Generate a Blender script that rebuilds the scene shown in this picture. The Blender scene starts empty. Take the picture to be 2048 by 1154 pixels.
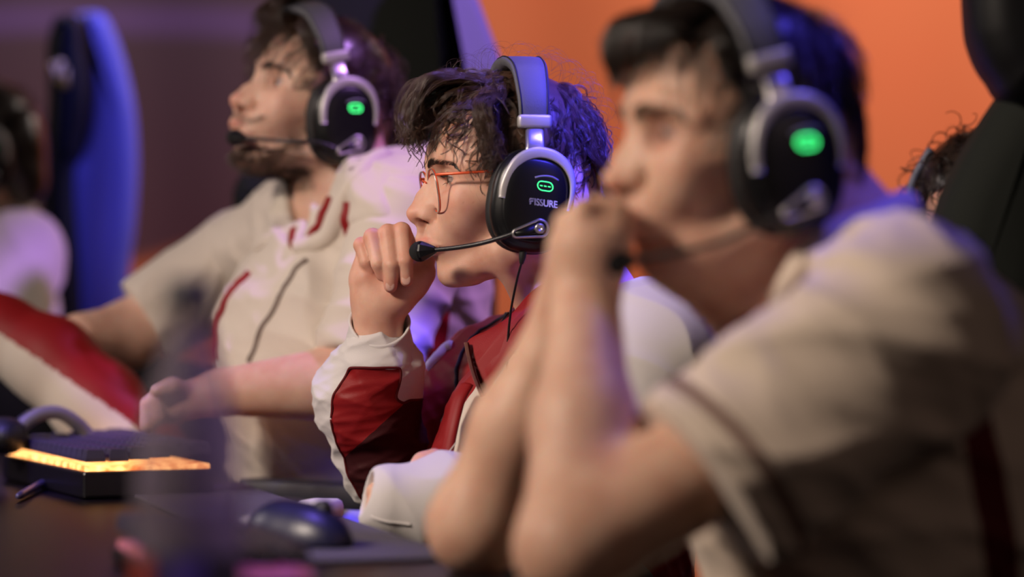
import bpy, bmesh, math, random
import numpy as np
from mathutils import Vector, Matrix

# ------------------------------------------------------------------ camera, light, exposure
SC = bpy.context.scene
FPX = 5689.0          # focal length in pixels of the 2048 px wide frame (100 mm lens)
CAMZ = 0.95
HOR = 600.0           # row of the horizon
def P(x, y, D):       # a photograph pixel at distance D -> a point of the place (metres)
    return np.array([(x - 1024.0) * D / FPX, D, CAMZ - (y - HOR) * D / FPX])

cam = bpy.data.cameras.new('camera'); camo = bpy.data.objects.new('camera', cam)
SC.collection.objects.link(camo); SC.camera = camo
cam.sensor_width = 36.0; cam.lens = 100.0
camo.location = (0, 0, CAMZ)
camo.rotation_euler = (math.radians(90) + math.atan((HOR - 577.0) / FPX), 0, 0)
cam.clip_start = 0.05; cam.clip_end = 60
cam.dof.use_dof = True; cam.dof.focus_distance = 2.97; cam.dof.aperture_fstop = 2.2
cam.dof.aperture_blades = 0
#DBGCAM

SC.view_settings.view_transform = 'Standard'; SC.view_settings.look = 'None'
SC.view_settings.gamma = 1.0; SC.view_settings.use_curve_mapping = False
SC.view_settings.exposure = 0.0
w = bpy.data.worlds.new('hall_ambience'); SC.world = w; w.use_nodes = True
w.node_tree.nodes['Background'].inputs[0].default_value = (0.55, 0.42, 0.5, 1)
w.node_tree.nodes['Background'].inputs[1].default_value = 0.006
SC.cycles.max_bounces = 6; SC.cycles.transparent_max_bounces = 12

def lamp(name, kind, loc, aim, power, color, size=0.5, sizey=None, spot=None, blend=0.3):
    l = bpy.data.lights.new(name, kind); o = bpy.data.objects.new(name, l); SC.collection.objects.link(o)
    l.energy = power; l.color = color
    if kind == 'AREA':
        l.shape = 'RECTANGLE' if sizey else 'SQUARE'; l.size = size
        if sizey: l.size_y = sizey
    if kind == 'SPOT':
        l.spot_size = math.radians(spot); l.spot_blend = blend; l.shadow_soft_size = size
    o.location = loc
    o.rotation_euler = (Vector(aim) - Vector(loc)).to_track_quat('-Z', 'Y').to_euler()
    return o
# soft warm-white stage wash from the players' front and above, camera side
lamp('stage_wash_front', 'SPOT', (-1.9, 1.3, 2.3), (0.0, 2.85, 1.02), 305, (1.0, 0.83, 0.69), 0.22, spot=64, blend=1.0)
lamp('stage_wash_left', 'AREA', (-2.4, 3.6, 2.0), (0.0, 3.2, 1.0), 11, (1.0, 0.86, 0.80), 0.6)
lamp('shirt_fill', 'AREA', (1.5, 0.3, 1.9), (0.3, 2.4, 0.9), 2.6, (1.0, 0.72, 0.6), 1.0)  # added warm fill that lifts the right player's dark shirt
# blue-violet moving heads above and behind the players
lamp('violet_spot', 'SPOT', (1.05, 1.75, 3.1), (0.14, 3.02, 1.11), 2600, (0.075, 0.06, 1.0), 0.05, spot=7.6)
lamp('violet_spot', 'SPOT', (1.2, 3.0, 3.1), tuple(P(830, 430, 3.52)), 240, (0.60, 0.28, 1.0), 0.05, spot=12)
lamp('blue_spot', 'SPOT', (1.25, 2.25, 3.1), tuple(P(1725, 300, 2.21)), 240, (0.11, 0.08, 1.0), 0.05, spot=6.6)
lamp('violet_spot', 'SPOT', (0.4, 4.2, 3.1), tuple(P(235, 180, 4.98)), 560, (0.12, 0.12, 1.0), 0.08, spot=11)
lamp('violet_spot', 'SPOT', (-1.6, 2.6, 3.0), (-0.55, 3.3, 0.85), 8, (0.25, 0.12, 1.0), 0.08, spot=38)
lamp('violet_spot', 'SPOT', (-1.3, 2.7, 3.0), (-0.60, 3.32, 0.75), 330, (0.22, 0.14, 1.0), 0.05, spot=11)
lamp('violet_spot', 'SPOT', (-0.7, 2.6, 3.0), (-0.21, 2.44, 0.75), 130, (0.22, 0.14, 1.0), 0.05, spot=7)
lamp('violet_spot', 'SPOT', (0.9, 1.5, 2.6), (-0.19, 1.70, 0.86), 60, (0.62, 0.42, 0.95), 0.05, spot=9)  # added spot, gives the bottle its violet streak
# lights on the backdrop banner
lamp('banner_wash', 'AREA', (1.6, 5.4, 2.7), (1.0, 7.0, 1.1), 60, (1.0, 0.84, 0.75), 1.2)
lamp('banner_wash', 'AREA', (-1.4, 5.6, 2.7), (-1.2, 7.0, 1.2), 17, (1.0, 0.80, 0.85), 1.2)
lamp('violet_spot', 'SPOT', (1.2, 2.8, 3.2), (-0.08, 3.95, 1.48), 500, (0.45, 0.22, 1.0), 0.08, spot=13)
lamp('violet_spot', 'SPOT', (0.2, 3.2, 3.3), (-0.02, 3.02, 1.14), 160, (0.3, 0.2, 1.0), 0.08, spot=16)

# ------------------------------------------------------------------ small helpers
def link(o): SC.collection.objects.link(o); return o
def tag(o, label, cat, group=None, kind=None):
    o['label'] = label; o['category'] = cat
    if group: o['group'] = group
    if kind: o['kind'] = kind
    return o
def empty(name, loc):
    o = bpy.data.objects.new(name, None); o.empty_display_size = 0.05; o.location = tuple(loc); return link(o)
def par(ch, root):
    ch.parent = root
    ch.matrix_parent_inverse = Matrix.Translation(-Vector(root_loc(root)))
    return ch
def root_loc(o):
    v = Vector(o.location)
    while o.parent is not None:
        o = o.parent
        break
    return v
def mesh_obj(name, verts, faces, mat, root=None, smooth=True, mats=None, fmat=None):
    me = bpy.data.meshes.new(name)
    verts = np.asarray(verts, dtype=np.float32)
    me.from_pydata(verts.tolist(), [], [list(map(int, f)) for f in faces] if not isinstance(faces, np.ndarray) else faces.tolist())
    for m in (mats or [mat]): me.materials.append(m)
    if fmat is not None: me.polygons.foreach_set('material_index', np.asarray(fmat, dtype=np.int32))
    if smooth: me.polygons.foreach_set('use_smooth', np.ones(len(me.polygons), dtype=bool))
    me.update()
    o = bpy.data.objects.new(name, me); link(o)
    if root is not None:
        # world coordinates are kept: the child's own offset undoes the parent's
        o.parent = root; o.matrix_parent_inverse = WINV[root.name]
    return o
WINV = {}
def thing(name, loc, label, cat, group=None):
    o = empty(name, loc); tag(o, label, cat, group); WINV[o.name] = Matrix.Translation(-Vector(tuple(loc))); return o
def own(o):           # a mesh whose vertices are in world coordinates may itself be a parent
    WINV[o.name] = Matrix.Identity(4); return o

def nt(name):
    m = bpy.data.materials.new(name); m.use_nodes = True
    return m, m.node_tree.nodes, m.node_tree.links, m.node_tree.nodes['Principled BSDF']
def mat(name, col, rough=0.5, metal=0.0, noise=0.0, nscale=40.0, bump=0.0, bscale=300.0, emit=None, estr=0.0, coat=0.0, sss=0.0, sheen=0.0, spec=0.5):
    m, N, L, b = nt(name)
    b.inputs['Base Color'].default_value = (*col, 1); b.inputs['Roughness'].default_value = rough
    b.inputs['Metallic'].default_value = metal; b.inputs['Coat Weight'].default_value = coat
    b.inputs['Specular IOR Level'].default_value = spec
    if sheen: b.inputs['Sheen Weight'].default_value = sheen
    tc = N.new('ShaderNodeTexCoord')
    nz = N.new('ShaderNodeTexNoise'); nz.inputs['Scale'].default_value = nscale; nz.inputs['Detail'].default_value = 4
    L.new(tc.outputs['Object'], nz.inputs['Vector'])
    hs = N.new('ShaderNodeMixRGB'); hs.blend_type = 'MULTIPLY'; hs.inputs[0].default_value = max(noise, 0.03)
    hs.inputs[1].default_value = (*col, 1)
    L.new(nz.outputs['Fac'], hs.inputs[2]); L.new(hs.outputs[0], b.inputs['Base Color'])
    if bump:
        n2 = N.new('ShaderNodeTexNoise'); n2.inputs['Scale'].default_value = bscale; n2.inputs['Detail'].default_value = 3
        L.new(tc.outputs['Object'], n2.inputs['Vector'])
        bp = N.new('ShaderNodeBump'); bp.inputs['Strength'].default_value = bump; bp.inputs['Distance'].default_value = 0.001
        L.new(n2.outputs['Fac'], bp.inputs['Height']); L.new(bp.outputs[0], b.inputs['Normal'])
    if sss:
        b.inputs['Subsurface Weight'].default_value = sss; b.inputs['Subsurface Radius'].default_value = (1.0, 0.35, 0.2); b.inputs['Subsurface Scale'].default_value = 0.006
    if emit: b.inputs['Emission Color'].default_value = (*emit, 1); b.inputs['Emission Strength'].default_value = estr
    return m

# ------------------------------------------------------------------ signed-distance modelling
def rc(a, b, ra, rb=None, k=0.01, op='+'):
    return dict(t='rc', a=np.asarray(a, float), b=np.asarray(b, float), ra=ra, rb=ra if rb is None else rb, k=k, op=op)
def el(c, r, R=None, k=0.01, op='+'):
    return dict(t='el', c=np.asarray(c, float), r=np.asarray(r, float), R=np.eye(3) if R is None else np.asarray(R, float), k=k, op=op)
def chain(pts, rad, k=0.01, op='+'):
    return [rc(pts[i], pts[i+1], rad[i], rad[i+1], k, op) for i in range(len(pts)-1)]
def bsphere(p):
    if p['t'] == 'rc': return (p['a']+p['b'])/2, np.linalg.norm(p['a']-p['b'])/2 + max(p['ra'], p['rb'])
    return p['c'], float(max(p['r']))
def pd(p, X):
    if p['t'] == 'rc':
        ba = p['b']-p['a']; pa = X-p['a']; h = np.clip((pa @ ba)/max(ba @ ba, 1e-12), 0, 1)
        q = pa - h[..., None]*ba
        return np.sqrt(np.einsum('...i,...i', q, q)) - (p['ra'] + (p['rb']-p['ra'])*h)
    q = (X-p['c']) @ p['R']
    a = q/p['r']; k0 = np.sqrt(np.einsum('...i,...i', a, a)); a = a/p['r']; k1 = np.sqrt(np.einsum('...i,...i', a, a))
    return k0*(k0-1.0)/np.maximum(k1, 1e-6)
def field(prims, X, C, br):
    D = np.full(X.shape[:-1], 0.06)
    for p in prims:
        c, r = bsphere(p); k = p['k']
        far = np.linalg.norm(C-c, axis=-1) - r - br
        m = far < (max(k*1.5, 0.004) if p['op'] != '+' else 0.06)
        if not m.any(): continue
        d = pd(p, X[m]); D0 = D[m]
        if p['op'] == '+':
            h = np.clip(0.5+0.5*(d-D0)/k, 0, 1); D[m] = d*(1-h)+D0*h - k*h*(1-h)
        else:
            h = np.clip(0.5-0.5*(D0+d)/k, 0, 1); D[m] = D0*(1-h) - d*h + k*h*(1-h)
    return D
def sdf_mesh(prims, vox, disp=None, clip=None, smooth=1, pad=0.0):
    lo = np.min([bsphere(p)[0]-bsphere(p)[1] for p in prims if p['op'] == '+'], axis=0) - 0.02
    hi = np.max([bsphere(p)[0]+bsphere(p)[1] for p in prims if p['op'] == '+'], axis=0) + 0.02
    B = 8; bs = B*vox; nb = np.ceil((hi-lo)/bs).astype(int)
    bi = np.stack(np.meshgrid(*[np.arange(n) for n in nb], indexing='ij'), -1).reshape(-1, 3)
    cen = lo + (bi+0.5)*bs
    def F(X, C, br):
        d = field(prims, X, C, br)
        if disp is not None: d = d + disp(X)
        if clip is not None: d = np.maximum(d, clip(X))
        return d
    d = F(cen[:, None, :], cen, 0.0)[:, 0]
    act = np.abs(d) < bs*0.5*1.75*1.35 + 0.006
    bi = bi[act]; cen = cen[act]
    g = np.stack(np.meshgrid(*[np.arange(B+1)]*3, indexing='ij'), -1).reshape(-1, 3)
    n1 = nb*B + 4
    cid = []; cpos = []; quads = []
    ch = 400
    for s in range(0, len(bi), ch):
        b = bi[s:s+ch]; G = (b[:, None, :]*B + g[None])
        X = lo + G*vox
        v = F(X, cen[s:s+ch], bs*0.87).reshape(-1, B+1, B+1, B+1)
        sg = v < 0
        key = ((G[..., 0]*n1[1] + G[..., 1])*n1[2] + G[..., 2]).reshape(-1, B+1, B+1, B+1)
        # cell vertices
        cor = [(i, j, k) for i in (0, 1) for j in (0, 1) for k in (0, 1)]
        sl = lambda A, c: A[:, c[0]:c[0]+B, c[1]:c[1]+B, c[2]:c[2]+B]
        cnt = sum(sl(sg, c).astype(np.int8) for c in cor)
        mk = (cnt > 0) & (cnt < 8)
        idx = np.argwhere(mk)
        if not len(idx): continue
        vals = np.stack([sl(v, c)[mk] for c in cor], -1)
        acc = np.zeros((len(idx), 3)); num = np.zeros(len(idx))
        for e0 in range(8):
            for ax in range(3):
                c0 = cor[e0]
                if c0[ax]: continue
                c1 = list(c0); c1[ax] = 1; e1 = cor.index(tuple(c1))
                a = vals[:, e0]; bb = vals[:, e1]; m = (a < 0) != (bb < 0)
                t = np.where(m, a/np.where(m, a-bb, 1), 0)
                pt = np.tile(np.array(c0, float), (len(idx), 1)); pt[:, ax] = t
                acc[m] += pt[m]; num[m] += 1
        base = G.reshape(-1, B+1, B+1, B+1, 3)[idx[:, 0], idx[:, 1], idx[:, 2], idx[:, 3]]
        cpos.append(lo + (base + acc/num[:, None])*vox); cid.append(key[:, :B, :B, :B][mk])
        st = [n1[1]*n1[2], n1[2], 1]
        for ax in range(3):
            a = sg[:, :B, :B, :B]; c = [0, 0, 0]; c[ax] = 1; bb = sl(sg, c)
            m = a != bb
            kk = key[:, :B, :B, :B][m]; o1, o2 = [st[i] for i in range(3) if i != ax]
            q = np.stack([kk, kk-o1, kk-o1-o2, kk-o2], -1)
            flip = a[m] ^ (ax == 1)
            q[~flip] = q[~flip][:, ::-1]
            quads.append(q)
    cid = np.concatenate(cid); cpos = np.concatenate(cpos); quads = np.concatenate(quads)
    o = np.argsort(cid); cid = cid[o]; cpos = cpos[o]
    f = np.searchsorted(cid, quads); f = np.minimum(f, len(cid)-1)
    ok = (cid[f] == quads).all(1); f = f[ok]
    for _ in range(smooth):
        acc = np.zeros_like(cpos); n = np.zeros(len(cpos))
        for i in range(4):
            a = f[:, i]; b = f[:, (i+1) % 4]
            for k in range(3):
                acc[:, k] += np.bincount(a, cpos[b, k], len(cpos)) + np.bincount(b, cpos[a, k], len(cpos))
            n += np.bincount(a, minlength=len(cpos)) + np.bincount(b, minlength=len(cpos))
        cpos = cpos*0.5 + 0.5*acc/np.maximum(n, 1)[:, None]
    return cpos, f
def fast_mesh(name, V, F, mats, root=None, fmat=None, col=None):
    me = bpy.data.meshes.new(name)
    me.vertices.add(len(V)); me.vertices.foreach_set('co', V.astype(np.float32).ravel())
    n = F.shape[1]
    me.loops.add(len(F)*n); me.loops.foreach_set('vertex_index', F.astype(np.int32).ravel())
    me.polygons.add(len(F)); me.polygons.foreach_set('loop_start', (np.arange(len(F))*n).astype(np.int32))
    me.polygons.foreach_set('loop_total', np.full(len(F), n, dtype=np.int32))
    for m in mats: me.materials.append(m)
    if fmat is not None: me.polygons.foreach_set('material_index', fmat.astype(np.int32))
    me.polygons.foreach_set('use_smooth', np.ones(len(F), dtype=bool))
    me.update(calc_edges=True); me.validate()
    if col is not None:
        a = me.color_attributes.new('tint', 'FLOAT_COLOR', 'POINT'); c4 = np.ones((len(V), 4), np.float32); c4[:, :3] = col
        a.data.foreach_set('color', c4.ravel())
    o = bpy.data.objects.new(name, me); link(o)
    if root is not None: o.parent = root; o.matrix_parent_inverse = WINV[root.name]
    return o

# ------------------------------------------------------------------ plain shapes
def frame_of(t, up=(0, 0, 1)):
    t = np.asarray(t, float); t = t/np.linalg.norm(t); u = np.asarray(up, float)
    if abs(t @ u) > 0.95: u = np.array([1.0, 0.3, 0])
    n = np.cross(u, t); n /= np.linalg.norm(n); return t, n, np.cross(t, n)
def tube(pts, rad, seg=10, cap=True, ell=None, up=(0, 0, 1)):
    pts = np.asarray(pts, float); n = len(pts); rad = np.full(n, rad) if np.isscalar(rad) else np.asarray(rad, float)
    V = []; F = []; prev = None
    for i in range(n):
        t = pts[min(i+1, n-1)] - pts[max(i-1, 0)]; t /= max(np.linalg.norm(t), 1e-9)
        if prev is None: _, a, b = frame_of(t, up)
        else:
            a = prev - (prev @ t)*t; a /= max(np.linalg.norm(a), 1e-9); b = np.cross(t, a)
        prev = a
        ea, eb = ell if ell else (1, 1)
        for j in range(seg):
            th = 2*math.pi*j/seg; V.append(pts[i] + rad[i]*(ea*math.cos(th)*a + eb*math.sin(th)*b))
    for i in range(n-1):
        for j in range(seg):
            F.append((i*seg+j, i*seg+(j+1) % seg, (i+1)*seg+(j+1) % seg, (i+1)*seg+j))
    if cap: F.append(tuple(range(seg))[::-1]); F.append(tuple((n-1)*seg+j for j in range(seg)))
    return np.array(V), F
def loft(rings, cap=True):
    n = len(rings[0]); V = np.concatenate([np.asarray(r, float) for r in rings]); F = []
    for i in range(len(rings)-1):
        for j in range(n): F.append((i*n+j, i*n+(j+1) % n, (i+1)*n+(j+1) % n, (i+1)*n+j))
    if cap: F.append(tuple(range(n))[::-1]); F.append(tuple((len(rings)-1)*n+j for j in range(n)))
    return V, F
def join(parts):
    V = []; F = []; o = 0
    for v, f in parts:
        V.append(np.asarray(v, float)); F += [tuple(i+o for i in ff) for ff in f]; o += len(v)
    return np.concatenate(V), F
def smooth_path(pts, n):
    pts = np.asarray(pts, float); m = len(pts)
    Q = np.vstack([2*pts[0]-pts[1], pts, 2*pts[-1]-pts[-2]]); out = []
    for s in np.linspace(0, m-1-1e-6, n):
        i = int(s); t = s-i; p0, p1, p2, p3 = Q[i:i+4]
        out.append(0.5*((2*p1)+(-p0+p2)*t+(2*p0-5*p1+4*p2-p3)*t*t+(-p0+3*p1-3*p2+p3)*t**3))
    return np.array(out)
def rbox(cx, cy, cz, sx, sy, sz, r=0.003, axes=None, origin=(0, 0, 0)):
    # box with rounded vertical corners and bevelled top and bottom, in local axes
    hx, hy = sx/2, sy/2; r = min(r, hx*0.9, hy*0.9, sz*0.45)
    def ring(ins, z):
        out = []
        for (qx, qy, a0) in ((1, 1, 0), (-1, 1, 90), (-1, -1, 180), (1, -1, 270)):
            for q in range(5):
                a = math.radians(a0 + q*22.5); rr = max(r-ins, 1e-5)
                out.append((cx+qx*(hx-r)+rr*math.cos(a), cy+qy*(hy-r)+rr*math.sin(a), z))
        return out
    z0, z1 = cz-sz/2, cz+sz/2
    rings = [ring(r*0.7, z0), ring(r*0.2, z0+r*0.3), ring(0, z0+r*0.9), ring(0, z1-r*0.9), ring(r*0.2, z1-r*0.3), ring(r*0.7, z1)]
    V, F = loft(rings); V = np.asarray(V)
    if axes is not None: V = V @ np.asarray(axes, float)
    return V + np.asarray(origin, float), F
def extrude(poly3, thick, bev=0.003, inset_c=None):
    # thick slab from a closed outline of 3-D points, pushed along vector thick, edges rounded
    p = np.asarray(poly3, float); c = p.mean(0); t = np.asarray(thick, float); L = np.linalg.norm(t); u = t/L
    def ins(k):
        q = []
        n = len(p)
        for i in range(n):
            e1 = p[i]-p[i-1]; e2 = p[(i+1) % n]-p[i]; e = e1/max(np.linalg.norm(e1), 1e-9)+e2/max(np.linalg.norm(e2), 1e-9)
            nn = np.cross(u, e); nn /= max(np.linalg.norm(nn), 1e-9)
            if SGN[0] is None: SGN[0] = 1 if nn @ (c-p[i]) > 0 else -1
            q.append(p[i]+nn*SGN[0]*k)
        return np.array(q)
    area = sum(np.cross(p[i]-c, p[(i+1) % len(p)]-c) for i in range(len(p))) @ u
    SGN = [1 if area > 0 else -1]
    rings = [ins(bev), ins(bev*0.3)+u*bev*0.3, ins(0)+u*bev, ins(0)+u*(L-bev), ins(bev*0.3)+u*(L-bev*0.3), ins(bev)+u*L]
    return loft(rings)
def noise3(X, seed, n=6, f=(20, 60)):
    rs = np.random.RandomState(seed); out = 0
    for _ in range(n):
        w = rs.normal(size=3); w = w/np.linalg.norm(w)*rs.uniform(*f); out = out + np.sin(X @ w + rs.uniform(0, 6.28))
    return out/n

# ------------------------------------------------------------------ materials
def skin_mat(name, tone=(0.70, 0.42, 0.31)):
    m, N, L, b = nt(name)
    at = N.new('ShaderNodeAttribute'); at.attribute_name = 'tint'
    tc = N.new('ShaderNodeTexCoord'); nz = N.new('ShaderNodeTexNoise'); nz.inputs['Scale'].default_value = 38; nz.inputs['Detail'].default_value = 6
    L.new(tc.outputs['Object'], nz.inputs['Vector'])
    rp = N.new('ShaderNodeValToRGB'); rp.color_ramp.elements[0].position = 0.3; rp.color_ramp.elements[1].position = 0.72
    rp.color_ramp.elements[0].color = (tone[0]*0.88, tone[1]*0.76, tone[2]*0.74, 1); rp.color_ramp.elements[1].color = (tone[0]*1.05, tone[1]*1.08, tone[2]*1.1, 1)
    L.new(nz.outputs['Fac'], rp.inputs['Fac'])
    mx = N.new('ShaderNodeMixRGB'); mx.blend_type = 'MULTIPLY'; mx.inputs[0].default_value = 1
    L.new(rp.outputs[0], mx.inputs[1]); L.new(at.outputs['Color'], mx.inputs[2]); L.new(mx.outputs[0], b.inputs['Base Color'])
    b.inputs['Roughness'].default_value = 0.5; b.inputs['Specular IOR Level'].default_value = 0.4
    b.inputs['Subsurface Weight'].default_value = 0.35; b.inputs['Subsurface Radius'].default_value = (1.0, 0.35, 0.18); b.inputs['Subsurface Scale'].default_value = 0.006
    n2 = N.new('ShaderNodeTexNoise'); n2.inputs['Scale'].default_value = 900; n2.inputs['Detail'].default_value = 3
    L.new(tc.outputs['Object'], n2.inputs['Vector'])
    bp = N.new('ShaderNodeBump'); bp.inputs['Strength'].default_value = 0.25; bp.inputs['Distance'].default_value = 0.0006
    L.new(n2.outputs['Fac'], bp.inputs['Height']); L.new(bp.outputs[0], b.inputs['Normal'])
    return m
def hair_mat(name, col, rough=0.34):
    m, N, L, b = nt(name)
    b.inputs['Base Color'].default_value = (*col, 1); b.inputs['Roughness'].default_value = rough
    b.inputs['Specular IOR Level'].default_value = 0.75; b.inputs['Sheen Weight'].default_value = 0.0
    gi = N.new('ShaderNodeTexCoord'); nz = N.new('ShaderNodeTexNoise'); nz.inputs['Scale'].default_value = 120
    L.new(gi.outputs['Object'], nz.inputs['Vector'])
    mx = N.new('ShaderNodeMixRGB'); mx.inputs[1].default_value = (col[0]*0.55, col[1]*0.5, col[2]*0.5, 1); mx.inputs[2].default_value = (col[0]*1.5, col[1]*1.4, col[2]*1.3, 1)
    L.new(nz.outputs['Fac'], mx.inputs[0]); L.new(mx.outputs[0], b.inputs['Base Color'])
    return m
def knit(name, col, scale=900, rough=0.8, bump=0.25):
    return mat(name, col, rough, noise=0.12, nscale=14, bump=bump, bscale=scale, sheen=0.15)
M_skin = skin_mat('skin_light'); M_skin2 = skin_mat('skin_tan', (0.62, 0.39, 0.28)); M_skin3 = skin_mat('skin_pale', (0.70, 0.46, 0.35))
M_hair = hair_mat('hair_dark_brown', (0.075, 0.040, 0.026), 0.36); M_hair2 = hair_mat('hair_black_brown', (0.022, 0.014, 0.011)); M_hair3 = hair_mat('hair_brown', (0.05, 0.026, 0.015))
M_black = mat('black_plastic', (0.006, 0.006, 0.007), 0.33, spec=0.35)
M_blackm = mat('black_matte_plastic', (0.008, 0.008, 0.009), 0.55, bump=0.05, bscale=600)
M_cush = mat('black_ear_cushion', (0.006, 0.006, 0.007), 0.6, bump=0.2, bscale=400)
M_leather = mat('grey_headband_leather', (0.085, 0.085, 0.10), 0.6, bump=0.35, bscale=700)
M_silver = mat('brushed_silver', (0.62, 0.60, 0.60), 0.32, 0.9)
M_silver2 = mat('silver_paint', (0.5, 0.48, 0.47), 0.42, 0.35)
M_green = mat('green_led', (0.05, 0.8, 0.2), 0.4, emit=(0.05, 1.0, 0.22), estr=2.2)
M_ledin = mat('led_window', (0.01, 0.05, 0.02), 0.3, emit=(0.02, 0.4, 0.1), estr=0.25)
M_print = mat('light_grey_print', (0.62, 0.62, 0.64), 0.5)
M_boom = mat('black_braided_boom', (0.012, 0.012, 0.013), 0.38)
M_foam = mat('black_foam', (0.008, 0.008, 0.008), 0.95, bump=1.0, bscale=1500)
M_orange = mat('orange_enamel_metal', (0.75, 0.10, 0.03), 0.35, 0.2)
M_white = knit('white_sleeve_cotton', (0.66, 0.62, 0.61)); M_cream = knit('cream_jersey', (0.68, 0.60, 0.52))
M_red = mat('dark_red_satin', (0.27, 0.010, 0.012), 0.5, noise=0.15, nscale=14, bump=0.2, bscale=900, spec=0.25); M_maroon = mat('maroon_fabric', (0.11, 0.008, 0.010), 0.7, noise=0.1, bump=0.2, bscale=900, spec=0.2); M_red_shade = mat('shaded_red_fabric', (0.045, 0.006, 0.008), 0.7, bump=0.2, bscale=900, spec=0.2)
M_navy = knit('dark_navy_fabric', (0.012, 0.012, 0.03))
M_lip = None

# ------------------------------------------------------------------ heads
class Head:
    # local millimetres: F forward, L to the side facing the camera, U up
    def __init__(s, O, yaw, pitch=0.0, roll=0.0):
        s.O = np.asarray(O, float); y, p, r = map(math.radians, (yaw, pitch, roll))
        f = np.array([-math.cos(y), -math.sin(y), 0]); l = np.array([math.sin(y), -math.cos(y), 0]); u = np.array([0, 0, 1.0])
        f, u = f*math.cos(p)+u*math.sin(p), u*math.cos(p)-f*math.sin(p)
        l, u = l*math.cos(r)+u*math.sin(r), u*math.cos(r)-l*math.sin(r)
        s.R = np.stack([f, l, u], 1)          # columns are the local axes
    def w(s, *a):
        q = np.asarray(a[0] if len(a) == 1 else a, float); return s.O + (q/1000.0) @ s.R.T
    def loc(s, X): return ((np.asarray(X, float)-s.O) @ s.R)*1000.0
    def px(s, x, y, L):                       # the point seen at pixel x, y that lies L mm to the near side
        v = np.array([(x-1024)/FPX, 1.0, -(y-HOR)/FPX]); c = np.array([0, 0, CAMZ]); l = s.R[:, 1]
        D = (L/1000.0 - l @ (c-s.O))/(l @ v); return s.loc(c + D*v)
    def rc(s, a, b, ra, rb=None, k=10, op='+'):
        return rc(s.w(a), s.w(b), ra/1000, None if rb is None else rb/1000, k/1000, op)
    def el(s, c, r, k=10, op='+', tilt=0.0, turn=0.0, roll=0.0):
        R = s.R
        if tilt or turn or roll:
            t = math.radians(tilt); A = np.array([[math.cos(t), 0, -math.sin(t)], [0, 1, 0], [math.sin(t), 0, math.cos(t)]])
            t = math.radians(turn); Bm = np.array([[math.cos(t), -math.sin(t), 0], [math.sin(t), math.cos(t), 0], [0, 0, 1]])
            t = math.radians(roll); Cm = np.array([[1, 0, 0], [0, math.cos(t), -math.sin(t)], [0, math.sin(t), math.cos(t)]])
            R = s.R @ (Bm @ A @ Cm)
        return el(s.w(c), np.asarray(r, float)/1000, R, k/1000, op)

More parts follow.
